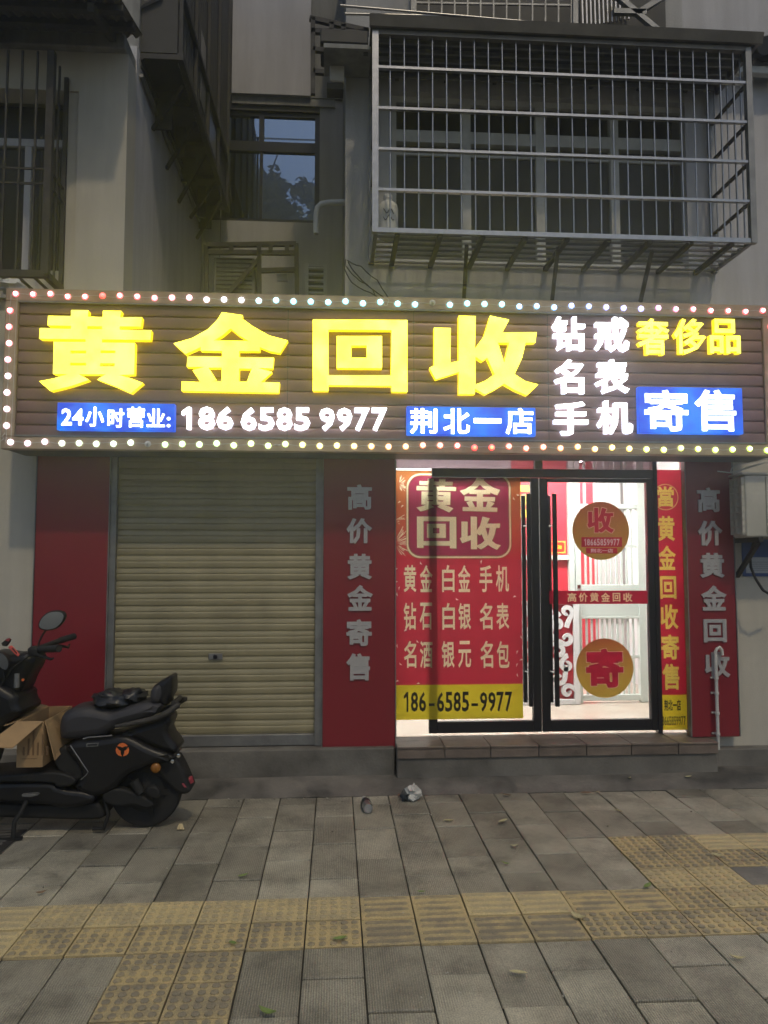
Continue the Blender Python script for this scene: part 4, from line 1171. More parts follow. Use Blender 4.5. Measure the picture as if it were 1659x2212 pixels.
# ================================================================== UPPER FLOOR CLUTTER
# ------------------------------------------------------------------ big steel security cage
CYf, CYb = 5.17, BW - .004
cx0, cx1 = at(812, 300, CYf).x, at(1618, 300, CYf).x
cz0, cz1 = 4.008, 5.50
cg = thing('security_cage', ((cx0+cx1)/2, CYf, cz0), 'stainless steel security cage with a flat roof over the wide window', 'cage')
levels = [cz0, at(812, 410, CYf).z, at(812, 322, CYf).z, at(812, 234, CYf).z, at(812, 146, CYf).z]
for i, z in enumerate(levels):
    h = .019 if i else .034
    MB().beam((cx0, CYf, z), (cx1, CYf, z), .03, h).build('front_rail', M['steel'], cg)
    MB().beam((cx1, CYf+.016, z), (cx1, CYb, z), .028, h-.004).build('side_rail', M['dark_steel' if i else 'galv'], cg)
    MB().beam((cx0, CYf+.016, z), (cx0, CYb, z), .028, h-.004).build('side_rail', M['galv'], cg)
for x, y in ((cx0-.005, CYf), (cx1+.005, CYf), (cx1+.005, CYb-.02), (cx0-.005, CYb-.02)):
    MB().beam((x, y, cz0-.02), (x, y, cz1), .045, .045).build('corner_post', M['steel'] if (x < 1 and y < 5.3) else M['galv'], cg)
vb = MB().tube([(0, 0, 0), (0, 0, cz1-cz0)], .0062, 8).mesh('bar', smooth=60, mats=(M['steel'],))
nbar = 27
for i in range(1, nbar):
    x = cx0 + (cx1-cx0)*i/nbar
    link('bar', vb, (x, CYf + .004, cz0), cg)
for i in range(1, 6):
    y = CYf + (CYb-CYf)*i/6
    link('bar', vb, (cx1, y, cz0), cg); link('bar', vb, (cx0, y, cz0), cg)
# floor grid
for i in range(1, 7):
    y = CYf + (CYb-CYf)*i/6.2
    MB().tube([(cx0, y, cz0), (cx1, y, cz0)], .010, 6).build('floor_bar', M['steel'], cg)
for i in range(9):
    x = cx0 + (cx1-cx0)*(i+.5)/9
    MB().beam((x, CYf, cz0-.022), (x, CYb, cz0-.022), .035, .03).build('floor_beam', M['dark_steel'], cg)
# roof sheet with fascia, purlins under it
zr0 = cz1 + .005
box('roof_sheet', M['dark_sheet'], cg, cx0-.04, cx1+.06, CYf-.05, CYb, zr0+.050, zr0+.068)
mb = MB(); rp = [(CYf-.08, zr0+.075), (CYf-.05, zr0+.005), (CYf-.03, zr0+.005), (CYf-.055, zr0+.075)]
mb.prism([(0, 0), (1, 0), (1, 1)], 0, 1); mb.v.clear(); mb.f.clear(); mb.m.clear()
for x in (cx0-.05, cx1+.10): mb.v += [Vector((x, y, z)) for y, z in rp]
mb.f = [(0, 4, 5, 1), (1, 5, 6, 2), (2, 6, 7, 3), (3, 7, 4, 0), (0, 1, 2, 3), (7, 6, 5, 4)]; mb.m = [0]*6
M['fascia'] = pbr('dull_metal_fascia', (.20, .18, .15), .5, .4, var=.4, vscale=6)
mb.build('fascia', M['fascia'], cg)
box('fascia_end', M['fascia'], cg, cx1+.062, cx1+.09, CYf-.028, CYb, zr0+.01, zr0+.07)
box('front_beam', M['fascia'], cg, cx0, cx1, CYf-.02, CYf+.02, cz1-.028, zr0)
for i in range(1, 6):
    y = CYf + (CYb-CYf)*i/6
    MB().beam((cx0, y, cz1), (cx1, y, cz1), .02, .03).build('roof_purlin', M['galv'], cg)
for i in range(7):
    x = cx0 + (cx1-cx0)*(i+.5)/7
    MB().beam((x, CYf+.03, cz1+.03), (x, CYb, cz1+.03), .03, .02).build('roof_rib', M['dark_steel'], cg)
for pt, pb_ in (((1008, 516), (1001, 640)), ((1205, 522), (1190, 645)), ((1408, 530), (1378, 650))):
    a = at(*pt, CYf+.12); b = at(*pb_, CYb-.01); b.z = 3.66
    a.z = cz0 - .04
    MB().beam(a, b, .028, .028).build('strut', M['dark_steel'], cg)
# white cylinder standing in the cage, scribbled on
M['scribble'] = pbr('black_marker', (.02, .02, .02), .6)
bt = at(838, 497, CYf+.16)
cy_ = thing('water_cylinder', (bt.x, CYf+.16, cz0+.012), 'white plastic cylinder with black scribbles in the cage corner', 'cylinder')
MB().lathe([(.055, 0), (.072, .012), (.076, .05), (.076, .22), (.07, .25), (.045, .275), (.03, .28), (.03, .30)], (bt.x, CYf+.16, cz0+.012), (0, 0, 1), 20).build('body', M['white_plastic'], cy_, smooth=50)
MB().lathe([(.034, 0), (.034, .025), (.028, .03)], (bt.x, CYf+.16, cz0+.312), (0, 0, 1), 14).build('cap', M['white_plastic'], cy_, smooth=40)
for k in range(2):
    zz = cz0 + .19 - .05*k
    MB().tube([(bt.x + .078*math.sin(a), CYf+.16 - .078*math.cos(a), zz + .018*math.sin(9*a + k)) for a in [i*.06 - .5 for i in range(18)]], .0028, 5).build('scribble', M['scribble'], cy_)

# ------------------------------------------------------------------ rail frame left of the cage, poles, upper cage
rk = thing('steel_rack', (.0, 5.45, 5.2), 'dark angle iron rack bolted beside the cage roof', 'rack')
def bp(a, b, y, w=.035, nm='bar', par=rk, m='dark_steel', yb_=None):
    MB().beam(at(*a, y), at(*b, yb_ or y), w, w).build(nm, M[m], par)
for a, b in (((669, 40), (797, 68)), ((672, 68), (797, 72)), ((676, 40), (676, 205)), ((716, 50), (716, 72)), ((742, 55), (742, 72)), ((676, 107), (700, 110)), ((676, 155), (700, 157)), ((790, 62), (790, 118))):
    bp(a, b, 5.45)
box('shelf_box', M['dark_sheet'], rk, at(692, 90, 5.5).x, at(795, 90, 5.5).x, 5.42, 5.72, at(740, 108, 5.5).z, at(740, 78, 5.5).z, .01)
box('shelf_board', M['wall_dirty'], rk, at(700, 90, 5.5).x, at(800, 90, 5.5).x, 5.40, 5.74, at(740, 123, 5.5).z, at(740, 114, 5.5).z)
hang = thing('hanging_box', (at(725, 165, 5.6).x, 5.6, at(725, 178, 5.6).z), 'pale meter box under the rack by the grey wall edge', 'box')
box('case', M['wall_cream'], hang, at(712, 150, 5.6).x, at(744, 150, 5.6).x, 5.6, 5.72, at(725, 175, 5.6).z, at(725, 140, 5.6).z, .008)
box('bracket', M['dark_steel'], hang, at(706, 150, 5.6).x, at(742, 150, 5.6).x, 5.61, 5.73, at(725, 190, 5.6).z, at(725, 177, 5.6).z)
for i, (a, b, nm) in enumerate((((735, 12), (1150, 48), 'upper thin steel drying pole above the cage roof'), ((745, 30), (1010, 36), 'lower thin steel drying pole above the cage roof'))):
    t = thing('drying_pole', at(*a, 5.2), nm, 'pole', 'drying poles above the cage')
    MB().tube([at(*a, 5.2), at(*b, 5.24)], .009, 8).build('rod', M['steel'], t, smooth=60)
ug = thing('upper_cage', (at(1060, 30, 5.5).x, 5.4, 5.7), 'bottom of the next cage up, thin grid at the top edge', 'cage')
for px in range(898, 1245, 28):
    bp((px, -60), (px, 62), 5.42, .012, 'bar', ug, 'galv')
for py in (6, -30, 48):
    bp((890, py), (1245, py+6), 5.425, .014, 'rail', ug, 'galv')
bp((893, -60), (893, 60), 5.415, .04, 'post', ug, 'galv'); bp((1242, -60), (1242, 66), 5.415, .04, 'post', ug, 'galv')
box('dark_sheet', M['dark_sheet'], ug, at(896, 20, 5.6).x, at(1440, 20, 5.6).x, 5.62, 5.68, 5.70, 6.6)
for i in range(12):
    px = 1256 + i*9
    bp((px, -40), (px+3, 58 - i*1.5), 5.58, .012, 'slat', ug, 'steel')
for a, b in (((1330, -10), (1420, 66)), ((1440, -10), (1375, 30)), ((1325, 26), (1395, 28))):
    bp(a, b, 5.5, .04, 'brace', ug, 'galv')
# tiled eave at the right edge
M['roof_tile'] = pbr('dark_roof_tile', (.06, .06, .065), .7, var=.4, vscale=10)
te = thing('tiled_eave', (3.4, 5.6, 5.6), 'dark tiled eave with pale gutter at the right picture edge', 'roof')
e0 = at(1600, 118, 5.6)
for i in range(14):
    x = e0.x + i*.14
    MB().tube([(x, 5.48, e0.z), (x, 5.95, e0.z+.22)], .07, 10).build('roof_tile', M['roof_tile'], te, smooth=60)
box('gutter', M['white_plastic'], te, e0.x-.1, e0.x+2.5, 5.60, 5.66, e0.z-.15, e0.z-.085, .006)

# ------------------------------------------------------------------ passage clutter: pipe, rack with old unit, louvre, wires
pp = thing('waste_pipe', at(690, 500, 6.3), 'pale bent plastic waste pipe at the passage corner', 'pipe')
MB().tube([at(746, 437, 6.3), at(712, 438, 6.3), at(694, 441, 6.3), at(686, 449, 6.3), at(683, 465, 6.3), at(683, 505, 6.3)], .026, 10).build('pipe', M['white_plastic'], pp, smooth=60)
ar = thing('condenser_rack', at(545, 640, 7.6), 'rusty barred rack holding an old condenser in the passage', 'rack')
Yr = 7.6
for a, b in (((445, 530), (640, 527)), ((443, 545), (640, 547)), ((445, 530), (447, 660)), ((560, 530), (560, 660)), ((640, 527), (642, 660)), ((500, 545), (500, 530)), ((585, 530), (585, 548)), ((620, 530), (620, 546)), ((470, 660), (560, 560)), ((560, 585), (640, 583))):
    bp(a, b, Yr, .045, 'bar', ar)
q = at(462, 640, Yr+.1), at(552, 560, Yr+.1)
box('unit_case', M['wall_dirty'], ar, q[0].x, q[1].x, Yr+.06, Yr+.4, q[0].z-.3, q[1].z, .01)
for i in range(9):
    z = q[0].z + (q[1].z-q[0].z)*(i+.5)/9
    box('grille_slat', M['dark_steel'], ar, q[0].x+.03, q[1].x-.03, Yr+.045, Yr+.058, z-.006, z+.006)
q = at(597, 602, Yr), at(620, 575, Yr)
box('label_plate', M['wall_grey'], ar, q[0].x, q[1].x, Yr+.05, Yr+.08, q[0].z, q[1].z)
lv = thing('louvre_vent', at(682, 632, 7.4), 'small white louvred vent above the sign in the passage', 'vent')
a0, a1 = at(659, 650, 7.4), at(706, 571, 7.4)
for px in (659, 699):
    box('frame', M['window_white'], lv, at(px, 600, 7.4).x, at(px+7, 600, 7.4).x, 7.38, 7.43, a0.z, a1.z)
for i in range(6):
    z = a0.z + (a1.z-a0.z)*(i+.3)/6
    MB().beam((a0.x, 7.405, z), (a1.x, 7.405, z), .05, .018).build('louvre', M['window_white'], lv)
box('dark_back', M['dark'], lv, a0.x, a1.x, 7.46, 7.47, a0.z, a1.z)
wr = thing('loose_wires', at(780, 600, 5.5), 'black loose wires looping over the sign top beside the cage', 'wire')
for pts in ([(747, 560), (744, 580), (760, 610), (800, 632), (850, 655)], [(750, 562), (780, 575), (815, 605), (845, 650)], [(752, 566), (770, 592), (805, 625), (820, 655)], [(748, 575), (770, 600), (790, 612), (835, 645)]):
    P_ = [at(x, y, 5.62) for x, y in pts]; out = []
    for i in range(len(P_)-1):
        for t in (0, .33, .66): out.append(P_[i].lerp(P_[i+1], t) + Vector((0, 0, -.01*math.sin(t*3.1))))
    MB().tube(out + [P_[-1]], .0045, 6).build('strand', M['rubber'], wr, smooth=60)
# barred cage on the left window
lc = thing('window_bars', at(60, 600, 5.35), 'rusty steel window cage at the left picture edge', 'cage')
Yl = 5.38; xr_ = at(104, 400, Yl).x; lz0 = at(60, 592, Yl).z; lz1 = at(60, 110, Yl).z
MB().beam((xr_, Yl, lz0), (xr_, Yl, lz1), .05, .05).build('post', M['dark_steel'], lc)
MB().beam((-4.5, Yl, lz0), (xr_, Yl, lz0), .04, .05).build('rail', M['dark_steel'], lc)
MB().beam((xr_, Yl, lz0), (xr_, WY-.01, lz0), .04, .05).build('side_rail', M['dark_steel'], lc)
MB().beam((xr_+.0, WY-.02, lz0), (xr_, WY-.02, lz1), .03, .03).build('wall_post', M['dark_steel'], lc)
for z in (at(60, 364, Yl).z, at(60, 396, Yl).z):
    MB().beam((-4.5, Yl, z), (xr_, Yl, z), .014, .014).build('rail', M['dark_steel'], lc)
    MB().beam((xr_, Yl, z), (xr_, WY-.01, z), .014, .014).build('side_rail', M['dark_steel'], lc)
for px in (73, 40, 8, -25):
    x = at(px, 400, Yl).x
    MB().beam((x, Yl, lz0), (x, Yl, lz1), .014, .014).build('bar', M['dark_steel'], lc)
for px in (70, 35, 0, -35):
    x = at(px, 592, Yl).x
    MB().beam((x, Yl, lz0-.01), (x, WY-.01, lz0-.01), .016, .016).build('floor_bar', M['dark_steel'], lc)
MB().beam((xr_-.002, Yl+.16, lz0), (xr_-.002, Yl+.16, lz1), .014, .014).build('bar', M['dark_steel'], lc)
bag = thing('plastic_bag', at(25, 628, 5.35), 'crumpled pale plastic bag on the sign top at left edge', 'bag')
def blob(mb, c, r, seed, amp=.35, n=14, m=10, freq=3.0):
    vs = []
    for j in range(m+1):
        for i in range(n):
            th = math.pi*j/m; ph = 2*math.pi*i/n
            d = Vector((math.sin(th)*math.cos(ph), math.sin(th)*math.sin(ph), math.cos(th)))
            k = 1 + amp*noise.noise(d*freq + Vector((seed, seed*.7, 0))) + amp*.5*noise.noise(d*freq*2.7 + Vector((0, seed, 1)))
            vs.append(Vector(c) + Vector((d.x*r[0], d.y*r[1], d.z*r[2]))*k)
    fs = [(j*n+i, j*n+(i+1) % n, (j+1)*n+(i+1) % n, (j+1)*n+i) for j in range(m) for i in range(n)]
    return mb.add(vs, fs)
p = at(22, 622, 5.36)
blob(MB(), (p.x, 5.36, 3.60), (.10, .08, .05), 4.2, .5).build('film', M['white_plastic'], bag, smooth=40)

# ------------------------------------------------------------------ right: air conditioner, notice, cables, white pipe
AY0, AY1 = 5.36, 5.55
ax0 = at(1605, 1090, AY0).x; az0, az1 = at(1600, 1160, AY0).z, at(1600, 1026, AY0).z
ac = thing('air_conditioner', (ax0+.38, AY0, az0), 'off white air conditioner outdoor unit hung at the right edge', 'air conditioner')
M['ac'] = pbr('aged_white_ac_casing', (.60, .58, .50), .5, var=.2, vscale=5)
acm = MB().box(ax0+.02, ax0+.78, AY0, AY1, az0, az1).build('casing', M['ac'], ac, bevel=.014, seg=3, smooth=30)
box('top_lid', M['ac'], ac, ax0-.002, ax0+.79, AY0-.006, AY1+.006, az1+.001, az1+.018, .004)
# side intake grid (faces the camera side of the left end)
for i in range(9):
    z = az0 + .03 + (az1-az0-.05)*i/8
    box('side_slat', M['ac'], ac, ax0-.004, ax0+.019, AY0+.01, AY1-.01, z-.004, z+.004)
for y in (AY0+.01, (AY0+AY1)/2, AY1-.02):
    box('side_rib', M['ac'], ac, ax0-.003, ax0+.019, y, y+.010, az0+.02, az1-.02)
gx0_, gx1_ = ax0+.20, ax0+.70
box('grille_back', M['dark'], ac, gx0_, gx1_, AY0-.004, AY0-.001, az0+.05, az1-.03)
for i in range(34):
    x = gx0_ + (gx1_-gx0_)*i/33
    box('grille_wire', M['ac'], ac, x-.0025, x+.0025, AY0-.010, AY0-.005, az0+.05, az1-.03)
for a, b, c, d in ((gx0_-.02, gx0_-.003, az0+.03, az1-.012), (gx1_+.003, gx1_+.02, az0+.03, az1-.012), (gx0_-.003, gx1_+.003, az0+.03, az0+.048), (gx0_-.003, gx1_+.003, az1-.028, az1-.012)):
    box('grille_frame', M['ac'], ac, a, b, AY0-.012, AY0-.001, c, d)
for x in (ax0+.12, ax0+.68):
    MB().beam((x, AY0-.02, az0-.02), (x, WY, az0-.02), .035, .035).build('bracket', M['dark_steel'], ac)
    MB().beam((x, AY0+.02, az0-.04), (x, WY-.01, az0-.30), .03, .03).build('bracket_brace', M['dark_steel'], ac)
nt_ = thing('wall_notice', (at(1630, 1245, WY).x, WY, at(1630, 1245, WY).z), 'blue bordered notice board on wall under the air conditioner', 'notice')
BLU_ = pbr('notice_blue', (.03, .07, .22), .5); WHI_ = pbr('notice_white', (.42, .44, .46), .6); GRY_ = pbr('notice_print', (.2, .21, .23), .6)
n0, n1 = at(1605, 1245, WY-.01), at(1740, 1165, WY-.01)
box('board', BLU_, nt_, n0.x, n1.x, WY-.012, WY-.001, n0.z, n1.z)
w0, w1 = at(1612, 1238, WY-.015), at(1740, 1204, WY-.015)
lines = [rect4((w0.x+.05, w0.z + .02 + i*.016, w0.x+.3 - .02*(i % 3), w0.z + .025 + i*.016)) for i in range(5)]
sheet('printed_card', [([rect4((w0.x, w0.z, w1.x, w1.z))], WHI_), (lines, GRY_)], WY-.0155, nt_)
ww = thing('drain_hose', at(1620, 1250, 5.5), 'black hose curving down from the air conditioner', 'hose')
MB().tube([at(1628, 1170, 5.6), at(1620, 1200, 5.58), at(1622, 1225, 5.55), at(1632, 1250, 5.5), at(1648, 1275, 5.48), at(1665, 1285, 5.48), at(1690, 1280, 5.5)], .010, 8).build('hose', M['rubber'], ww, smooth=60)
wc = thing('white_cables', at(1610, 1010, 5.3), 'tangle of pale cables above the air conditioner', 'cable')
for pts in ([(1578, 1022), (1580, 1012), (1592, 1004), (1615, 1000), (1659, 990)], [(1550, 1018), (1575, 1021), (1600, 1016), (1640, 1004), (1680, 990)], [(1590, 1020), (1612, 1010), (1650, 1000), (1690, 995)]):
    MB().tube([at(x, y, 5.42) for x, y in pts], .0045, 6).build('strand', M['white_plastic'], wc, smooth=60)
wp = thing('white_pipe', at(1552, 1600, 5.57), 'thin white plastic pipe up the right red panel', 'pipe')
p0, p1 = at(1552, 1606, 5.56), at(1549, 1402, 5.56)
px_ = (p0.x+p1.x)/2
MB().tube([(px_, 5.575, .205), (px_, 5.575, p1.z-.02), (px_+.012, 5.575, p1.z), (px_+.035, 5.578, p1.z+.012), (px_+.052, 5.58, p1.z-.008), (px_+.056, 5.58, p1.z-.05)], .0125, 10).build('pipe', M['white_plastic'], wp, smooth=60)
for py in (1465, 1498, 1541, 1586):
    z = at(1552, py, 5.57).z
    MB().lathe([(.018, -.008), (.018, .008)], (px_, 5.575, z), (0, 0, 1), 12).build('clip', M['white_plastic'], wp)
    box('clip_foot', M['white_plastic'], wp, px_-.03, px_+.03, 5.600, 5.612, z-.006, z+.006)
# ================================================================== SCOOTER (seen from its right side, nose to the left)
VS = cr(0, 2400, 800, 1659)
SCY = 4.80                                     # centre line of the scooter
SN = 4.62                                      # the side towards the camera
def sp(x, y, Y=SN): return at(*VS(x, y), Y)
def spoly(pts, Y=SN): return [(p.x, p.z) for p in (sp(x, y, Y) for x, y in pts)]
sc0 = gnd(*VS(900, 1850)); sc0 = Vector((sc0.x, SCY, 0))
so = thing('electric_scooter', sc0, 'black electric scooter parked in front of the left red panel', 'scooter')
def smooth_poly(pts, it=2):
    for _ in range(it):
        out = []
        for i in range(len(pts)):
            a, b = pts[i], pts[(i+1) % len(pts)]
            out += [(a[0]*.75+b[0]*.25, a[1]*.75+b[1]*.25), (a[0]*.25+b[0]*.75, a[1]*.25+b[1]*.75)]
        pts = out
    return pts
def shell(nm, pts, half, mat, parent=so, bev=.03, it=1, yc=SCY, seg=3, Y=None):
    """rounded body part: side outline, symmetric about the centre line, edges rounded"""
    Y = Y if Y is not None else yc - half*.35
    poly = spoly(smooth_poly(pts, it) if it else pts, Y)
    if area2(poly) < 0: poly = poly[::-1]
    n = len(poly); mb = MB()
    cxm = sum(p[0] for p in poly)/n; czm = sum(p[1] for p in poly)/n
    rings = []
    for k in range(seg+1):
        a = math.pi/2*k/seg; rings.append((yc - half + bev*(1-math.sin(a)), bev*(1-math.cos(a))))
    rings = rings[::-1]                        # from the face inset to the full outline
    def inset(d):
        return grow(poly, -d) if d > 1e-6 else list(poly)
    prof = [(-half, bev), (-half + bev*.13, bev*.5), (-half + bev*.45, bev*.15), (-half + bev, 0), (half - bev, 0), (half - bev*.45, bev*.15), (half - bev*.13, bev*.5), (half, bev)]
    for dy, ins in prof:
        q = inset(ins)
        if len(q) != n: q = [(cxm + (x-cxm)*(1-ins*2), czm + (z-czm)*(1-ins*2)) for x, z in poly]
        mb.v += [Vector((x, yc+dy, z)) for x, z in q]
    m = len(prof)
    mb.f = [(r*n+i, (r+1)*n+i, (r+1)*n+(i+1) % n, r*n+(i+1) % n) for r in range(m-1) for i in range(n)]
    for r_, rev in ((0, False), (m-1, True)):
        ring = mb.v[r_*n:(r_+1)*n]
        fv, ft = fill(('S', [[(v.x, v.z) for v in ring]]))
        k0 = len(mb.v); mb.v += [Vector((x, ring[0].y, z)) for x, z in fv]
        mb.f += [tuple(k0+i for i in (t[::-1] if rev else t)) for t in ft]
    mb.m = [0]*len(mb.f)
    return mb.build(nm, mat, parent, smooth=40)
# rear wheel
wr_ = .215
wc_ = Vector((sp(1218, 1573, SCY).x, SCY, wr_))
wh = MB().lathe([(.13, -.04), (.175, -.052), (.205, -.042), (wr_, -.015), (wr_, .015), (.205, .042), (.175, .052), (.13, .04)], wc_, (0, 1, 0), 36).build('wheel', M['rubber'], so, smooth=40)
MB().lathe([(.02, -.075), (.055, -.07), (.10, -.045), (.128, -.038), (.128, .038), (.10, .045), (.02, .06)], wc_, (0, 1, 0), 28).build('hub_motor', M['matte_black'], wh, smooth=35)
for i in range(5):
    a = i*2*math.pi/5
    MB().beam(wc_ + Vector((.03*math.cos(a), -.06, .03*math.sin(a))), wc_ + Vector((.15*math.cos(a), -.04, .15*math.sin(a))), .03, .015, (0, 1, 0)).build('spoke', M['matte_black'], wh)
wf = Vector((wc_.x - 1.27, SCY, wr_))
wh2 = MB().lathe([(.13, -.04), (.175, -.05), (.205, -.04), (wr_, -.015), (wr_, .015), (.205, .04), (.175, .05), (.13, .04)], wf, (0, 1, 0), 36).build('wheel', M['rubber'], so, smooth=40)
MB().lathe([(.02, -.05), (.12, -.04), (.128, .04), (.02, .05)], wf, (0, 1, 0), 24).build('rim', M['matte_black'], wh2, smooth=35)
# swing arm, motor casing, shock
shell('swing_arm', [(840, 1590), (980, 1545), (1130, 1590), (1260, 1650), (1290, 1700), (1220, 1735), (1110, 1690), (1000, 1715), (870, 1680)], .03, M['matte_black'], yc=SCY-.10, bev=.015)
shell('axle_cover', [(1200, 1560), (1290, 1530), (1335, 1590), (1310, 1650), (1240, 1640)], .02, M['matte_black'], yc=SCY-.135, bev=.012)
MB().tube([sp(1110, 1500, SCY-.12), sp(1170, 1600, SCY-.12)], .03, 10).build('shock_absorber', M['matte_black'], so, smooth=60)
# body
shell('lower_cowl', [(-420, 1500), (0, 1478), (490, 1470), (520, 1525), (820, 1560), (830, 1640), (700, 1680), (560, 1690), (420, 1660), (150, 1660), (40, 1640), (-420, 1600)], .15, M['black_plastic'])
shell('footboard', [(-300, 1440), (150, 1412), (440, 1385), (560, 1392), (690, 1440), (655, 1500), (520, 1515), (497, 1468), (0, 1472), (-300, 1490)], .165, M['matte_black'], bev=.012)
body_ = shell('side_cover', [(560, 1200), (640, 1150), (700, 1135), (930, 1115), (1010, 1095), (1110, 1100), (1260, 1190), (1440, 1250), (1480, 1290), (1330, 1320), (1230, 1370), (1080, 1430), (1000, 1530), (900, 1580), (800, 1610), (690, 1560), (640, 1510), (735, 1420), (640, 1290)], .15, M['black_plastic'], bev=.04)
shell('inner_frame', [(460, 1300), (540, 1180), (640, 1200), (740, 1420), (660, 1520), (520, 1400)], .12, M['matte_black'], bev=.02)
shell('seat', [(520, 1100), (522, 1000), (535, 950), (575, 905), (650, 875), (760, 866), (860, 880), (940, 905), (1010, 880), (1180, 835), (1290, 828), (1375, 848), (1350, 905), (1290, 950), (1180, 988), (1010, 1030), (930, 1075), (880, 1112), (700, 1135), (545, 1140)], .14, M['seat_vinyl'], bev=.055, it=2)
shell('tail', [(980, 1100), (1180, 1030), (1330, 985), (1425, 940), (1440, 1000), (1405, 1060), (1432, 1120), (1475, 1170), (1498, 1215), (1470, 1255), (1380, 1240), (1260, 1190), (1110, 1105)], .12, M['black_plastic'], bev=.035)
shell('tail_lamp_trim', [(1170, 1160), (1215, 1165), (1265, 1200), (1255, 1212), (1210, 1195)], .126, M['galv'], bev=.01, it=1)
shell('backrest', [(1262, 790), (1268, 730), (1300, 692), (1380, 645), (1440, 612), (1446, 690), (1442, 780), (1412, 812), (1412, 870), (1350, 860), (1290, 852), (1264, 825)], .10, M['black_plastic'], bev=.03)
shell('backrest_pad', [(1262, 790), (1272, 730), (1305, 700), (1350, 690), (1365, 760), (1350, 830), (1295, 850), (1266, 825)], .125, M['seat_vinyl'], bev=.03)
for s in (-1, 1):
    P_ = [sp(x, y, SCY-.15) for x, y in ((955, 1048), (1060, 1030), (1200, 1003), (1320, 972), (1400, 925), (1462, 885), (1465, 868))]
    P_ = [Vector((p.x, SCY + s*(.15 if i < 5 else .10), p.z)) for i, p in enumerate(P_)]
    MB().tube(P_, [.010, .014, .017, .018, .018, .018, .016], 10).build('grab_rail', M['dark_steel'], so, smooth=60)
MB().tube([(sp(1465, 868, SCY).x, SCY-.10, sp(1465, 872, SCY-.15).z), (sp(1465, 868, SCY).x, SCY+.10, sp(1465, 872, SCY-.15).z)], .016, 10).build('grab_rail', M['dark_steel'], so, smooth=60)
# mudguard, plate, indicators
mud = shell('mudguard', [(1240, 1335), (1360, 1310), (1470, 1285), (1500, 1330), (1545, 1420), (1590, 1530), (1600, 1560), (1555, 1595), (1495, 1588), (1420, 1525), (1345, 1440)], .085, M['matte_black'], bev=.02)
def flat(nm, pts, Y, th, mat, parent=so, bev=0.0):
    return MB().prism(spoly(pts, Y), Y, Y+th).build(nm, mat, parent, bevel=bev)
mb = MB(); A = [sp(1508, 1525, SCY-.09), sp(1530, 1556, SCY-.09), sp(1592, 1508, SCY-.02), sp(1578, 1460, SCY-.02)]
mb.add([*A, *[a + Vector((.012, .004, 0)) for a in A]], [(0, 1, 2, 3), (7, 6, 5, 4), (0, 4, 5, 1), (1, 5, 6, 2), (2, 6, 7, 3), (3, 7, 4, 0)])
mb.build('licence_plate', M['plate_red'], so)
for x, y in ((1432, 1338), (1482, 1290)):
    q = sp(x, y, SCY-.088); MB().lathe([(.012, 0), (.012, .006), (.007, .007)], q, (0, -1, 0), 8).build('bolt', M['chrome'], mud)
q = sp(1290, 1394, SCY-.13)
MB().lathe([(.026, -.02), (.031, -.004), (.028, .004), (.015, .010), (.004, .012)], q, (0, -1, 0), 20).build('indicator', M['amber'], so, smooth=50)
MB().tube([q + Vector((0, .01, 0)), q + Vector((.0, .06, 0))], .012, 8).build('indicator_stem', M['matte_black'], so)
# emblem: three orange leaves, silver badge, trim lines
FYs = SCY - .1525
ec = (1015, 1243)
for k in range(3):
    a0 = R(90 + 120*k + 2)
    def pol(r, a): return (ec[0] + r*math.cos(a), ec[1] - r*math.sin(a))
    a0 = R(30 + 120*k)
    pts = [pol(13, a0+R(60)*0)] if False else []
    b0, b1 = R(-30 + 120*k + 5) + R(60), R(-30 + 120*k + 115) + R(60)
    mid = (b0+b1)/2
    pts = [pol(54, b0), pol(56, b0+(mid-b0)*.5), pol(58, mid), pol(56, b1-(b1-mid)*.5), pol(54, b1), pol(30, mid+R(28)), pol(17, mid), pol(30, mid-R(28))]
    flat('emblem', pts, FYs, .004, M['orange'], body_)
flat('badge', [(718, 1190), (818, 1185), (812, 1213), (716, 1218)], FYs, .004, M['galv'], body_)
flat('badge_print', [(726, 1197), (808, 1192), (804, 1207), (724, 1212)], FYs-.0015, .003, M['matte_black'], body_)
MB().tube([sp(x, y, FYs) for x, y in ((690, 1152), (735, 1140), (850, 1131), (930, 1123))], .004, 6).build('trim', M['galv'], body_)
MB().tube([sp(x, y, FYs+.002) for x, y in ((583, 1205), (640, 1290), (700, 1380), (730, 1425), (715, 1450), (672, 1490))], .0035, 6).build('trim', M['galv'], body_)
# stands
MB().tube([sp(235, 1640, SCY-.13), sp(180, 1750, SCY-.17), sp(120, 1840, SCY-.2), Vector((sp(110, 1860, SCY-.2).x, SCY-.2, .012))], .014, 8).build('side_stand', M['matte_black'], so, smooth=60)
e_ = Vector((sp(110, 1860, SCY-.2).x, SCY-.2, .010))
MB().beam(e_ + Vector((-.10, -.01, 0)), e_ + Vector((.05, .01, 0)), .03, .012).build('stand_foot', M['matte_black'], so)
MB().tube([sp(870, 1660, SCY-.08), sp(900, 1780, SCY-.1), Vector((sp(860, 1840, SCY-.1).x, SCY-.1, .02)), Vector((sp(770, 1835, SCY-.1).x, SCY-.1, .025))], .012, 8).build('centre_stand', M['matte_black'], so, smooth=60)

shell('underbody_shade', [(-200, 1655), (600, 1680), (830, 1640), (880, 1700), (900, 1790), (700, 1800), (400, 1790), (-200, 1770)], .10, M['matte_black'], bev=.02)  # solid dark mass standing in for the ground shadow below the motor
flat('foot_peg', [(180, 1615), (300, 1605), (315, 1618), (250, 1634), (185, 1632)], SCY-.18, .05, M['galv'])
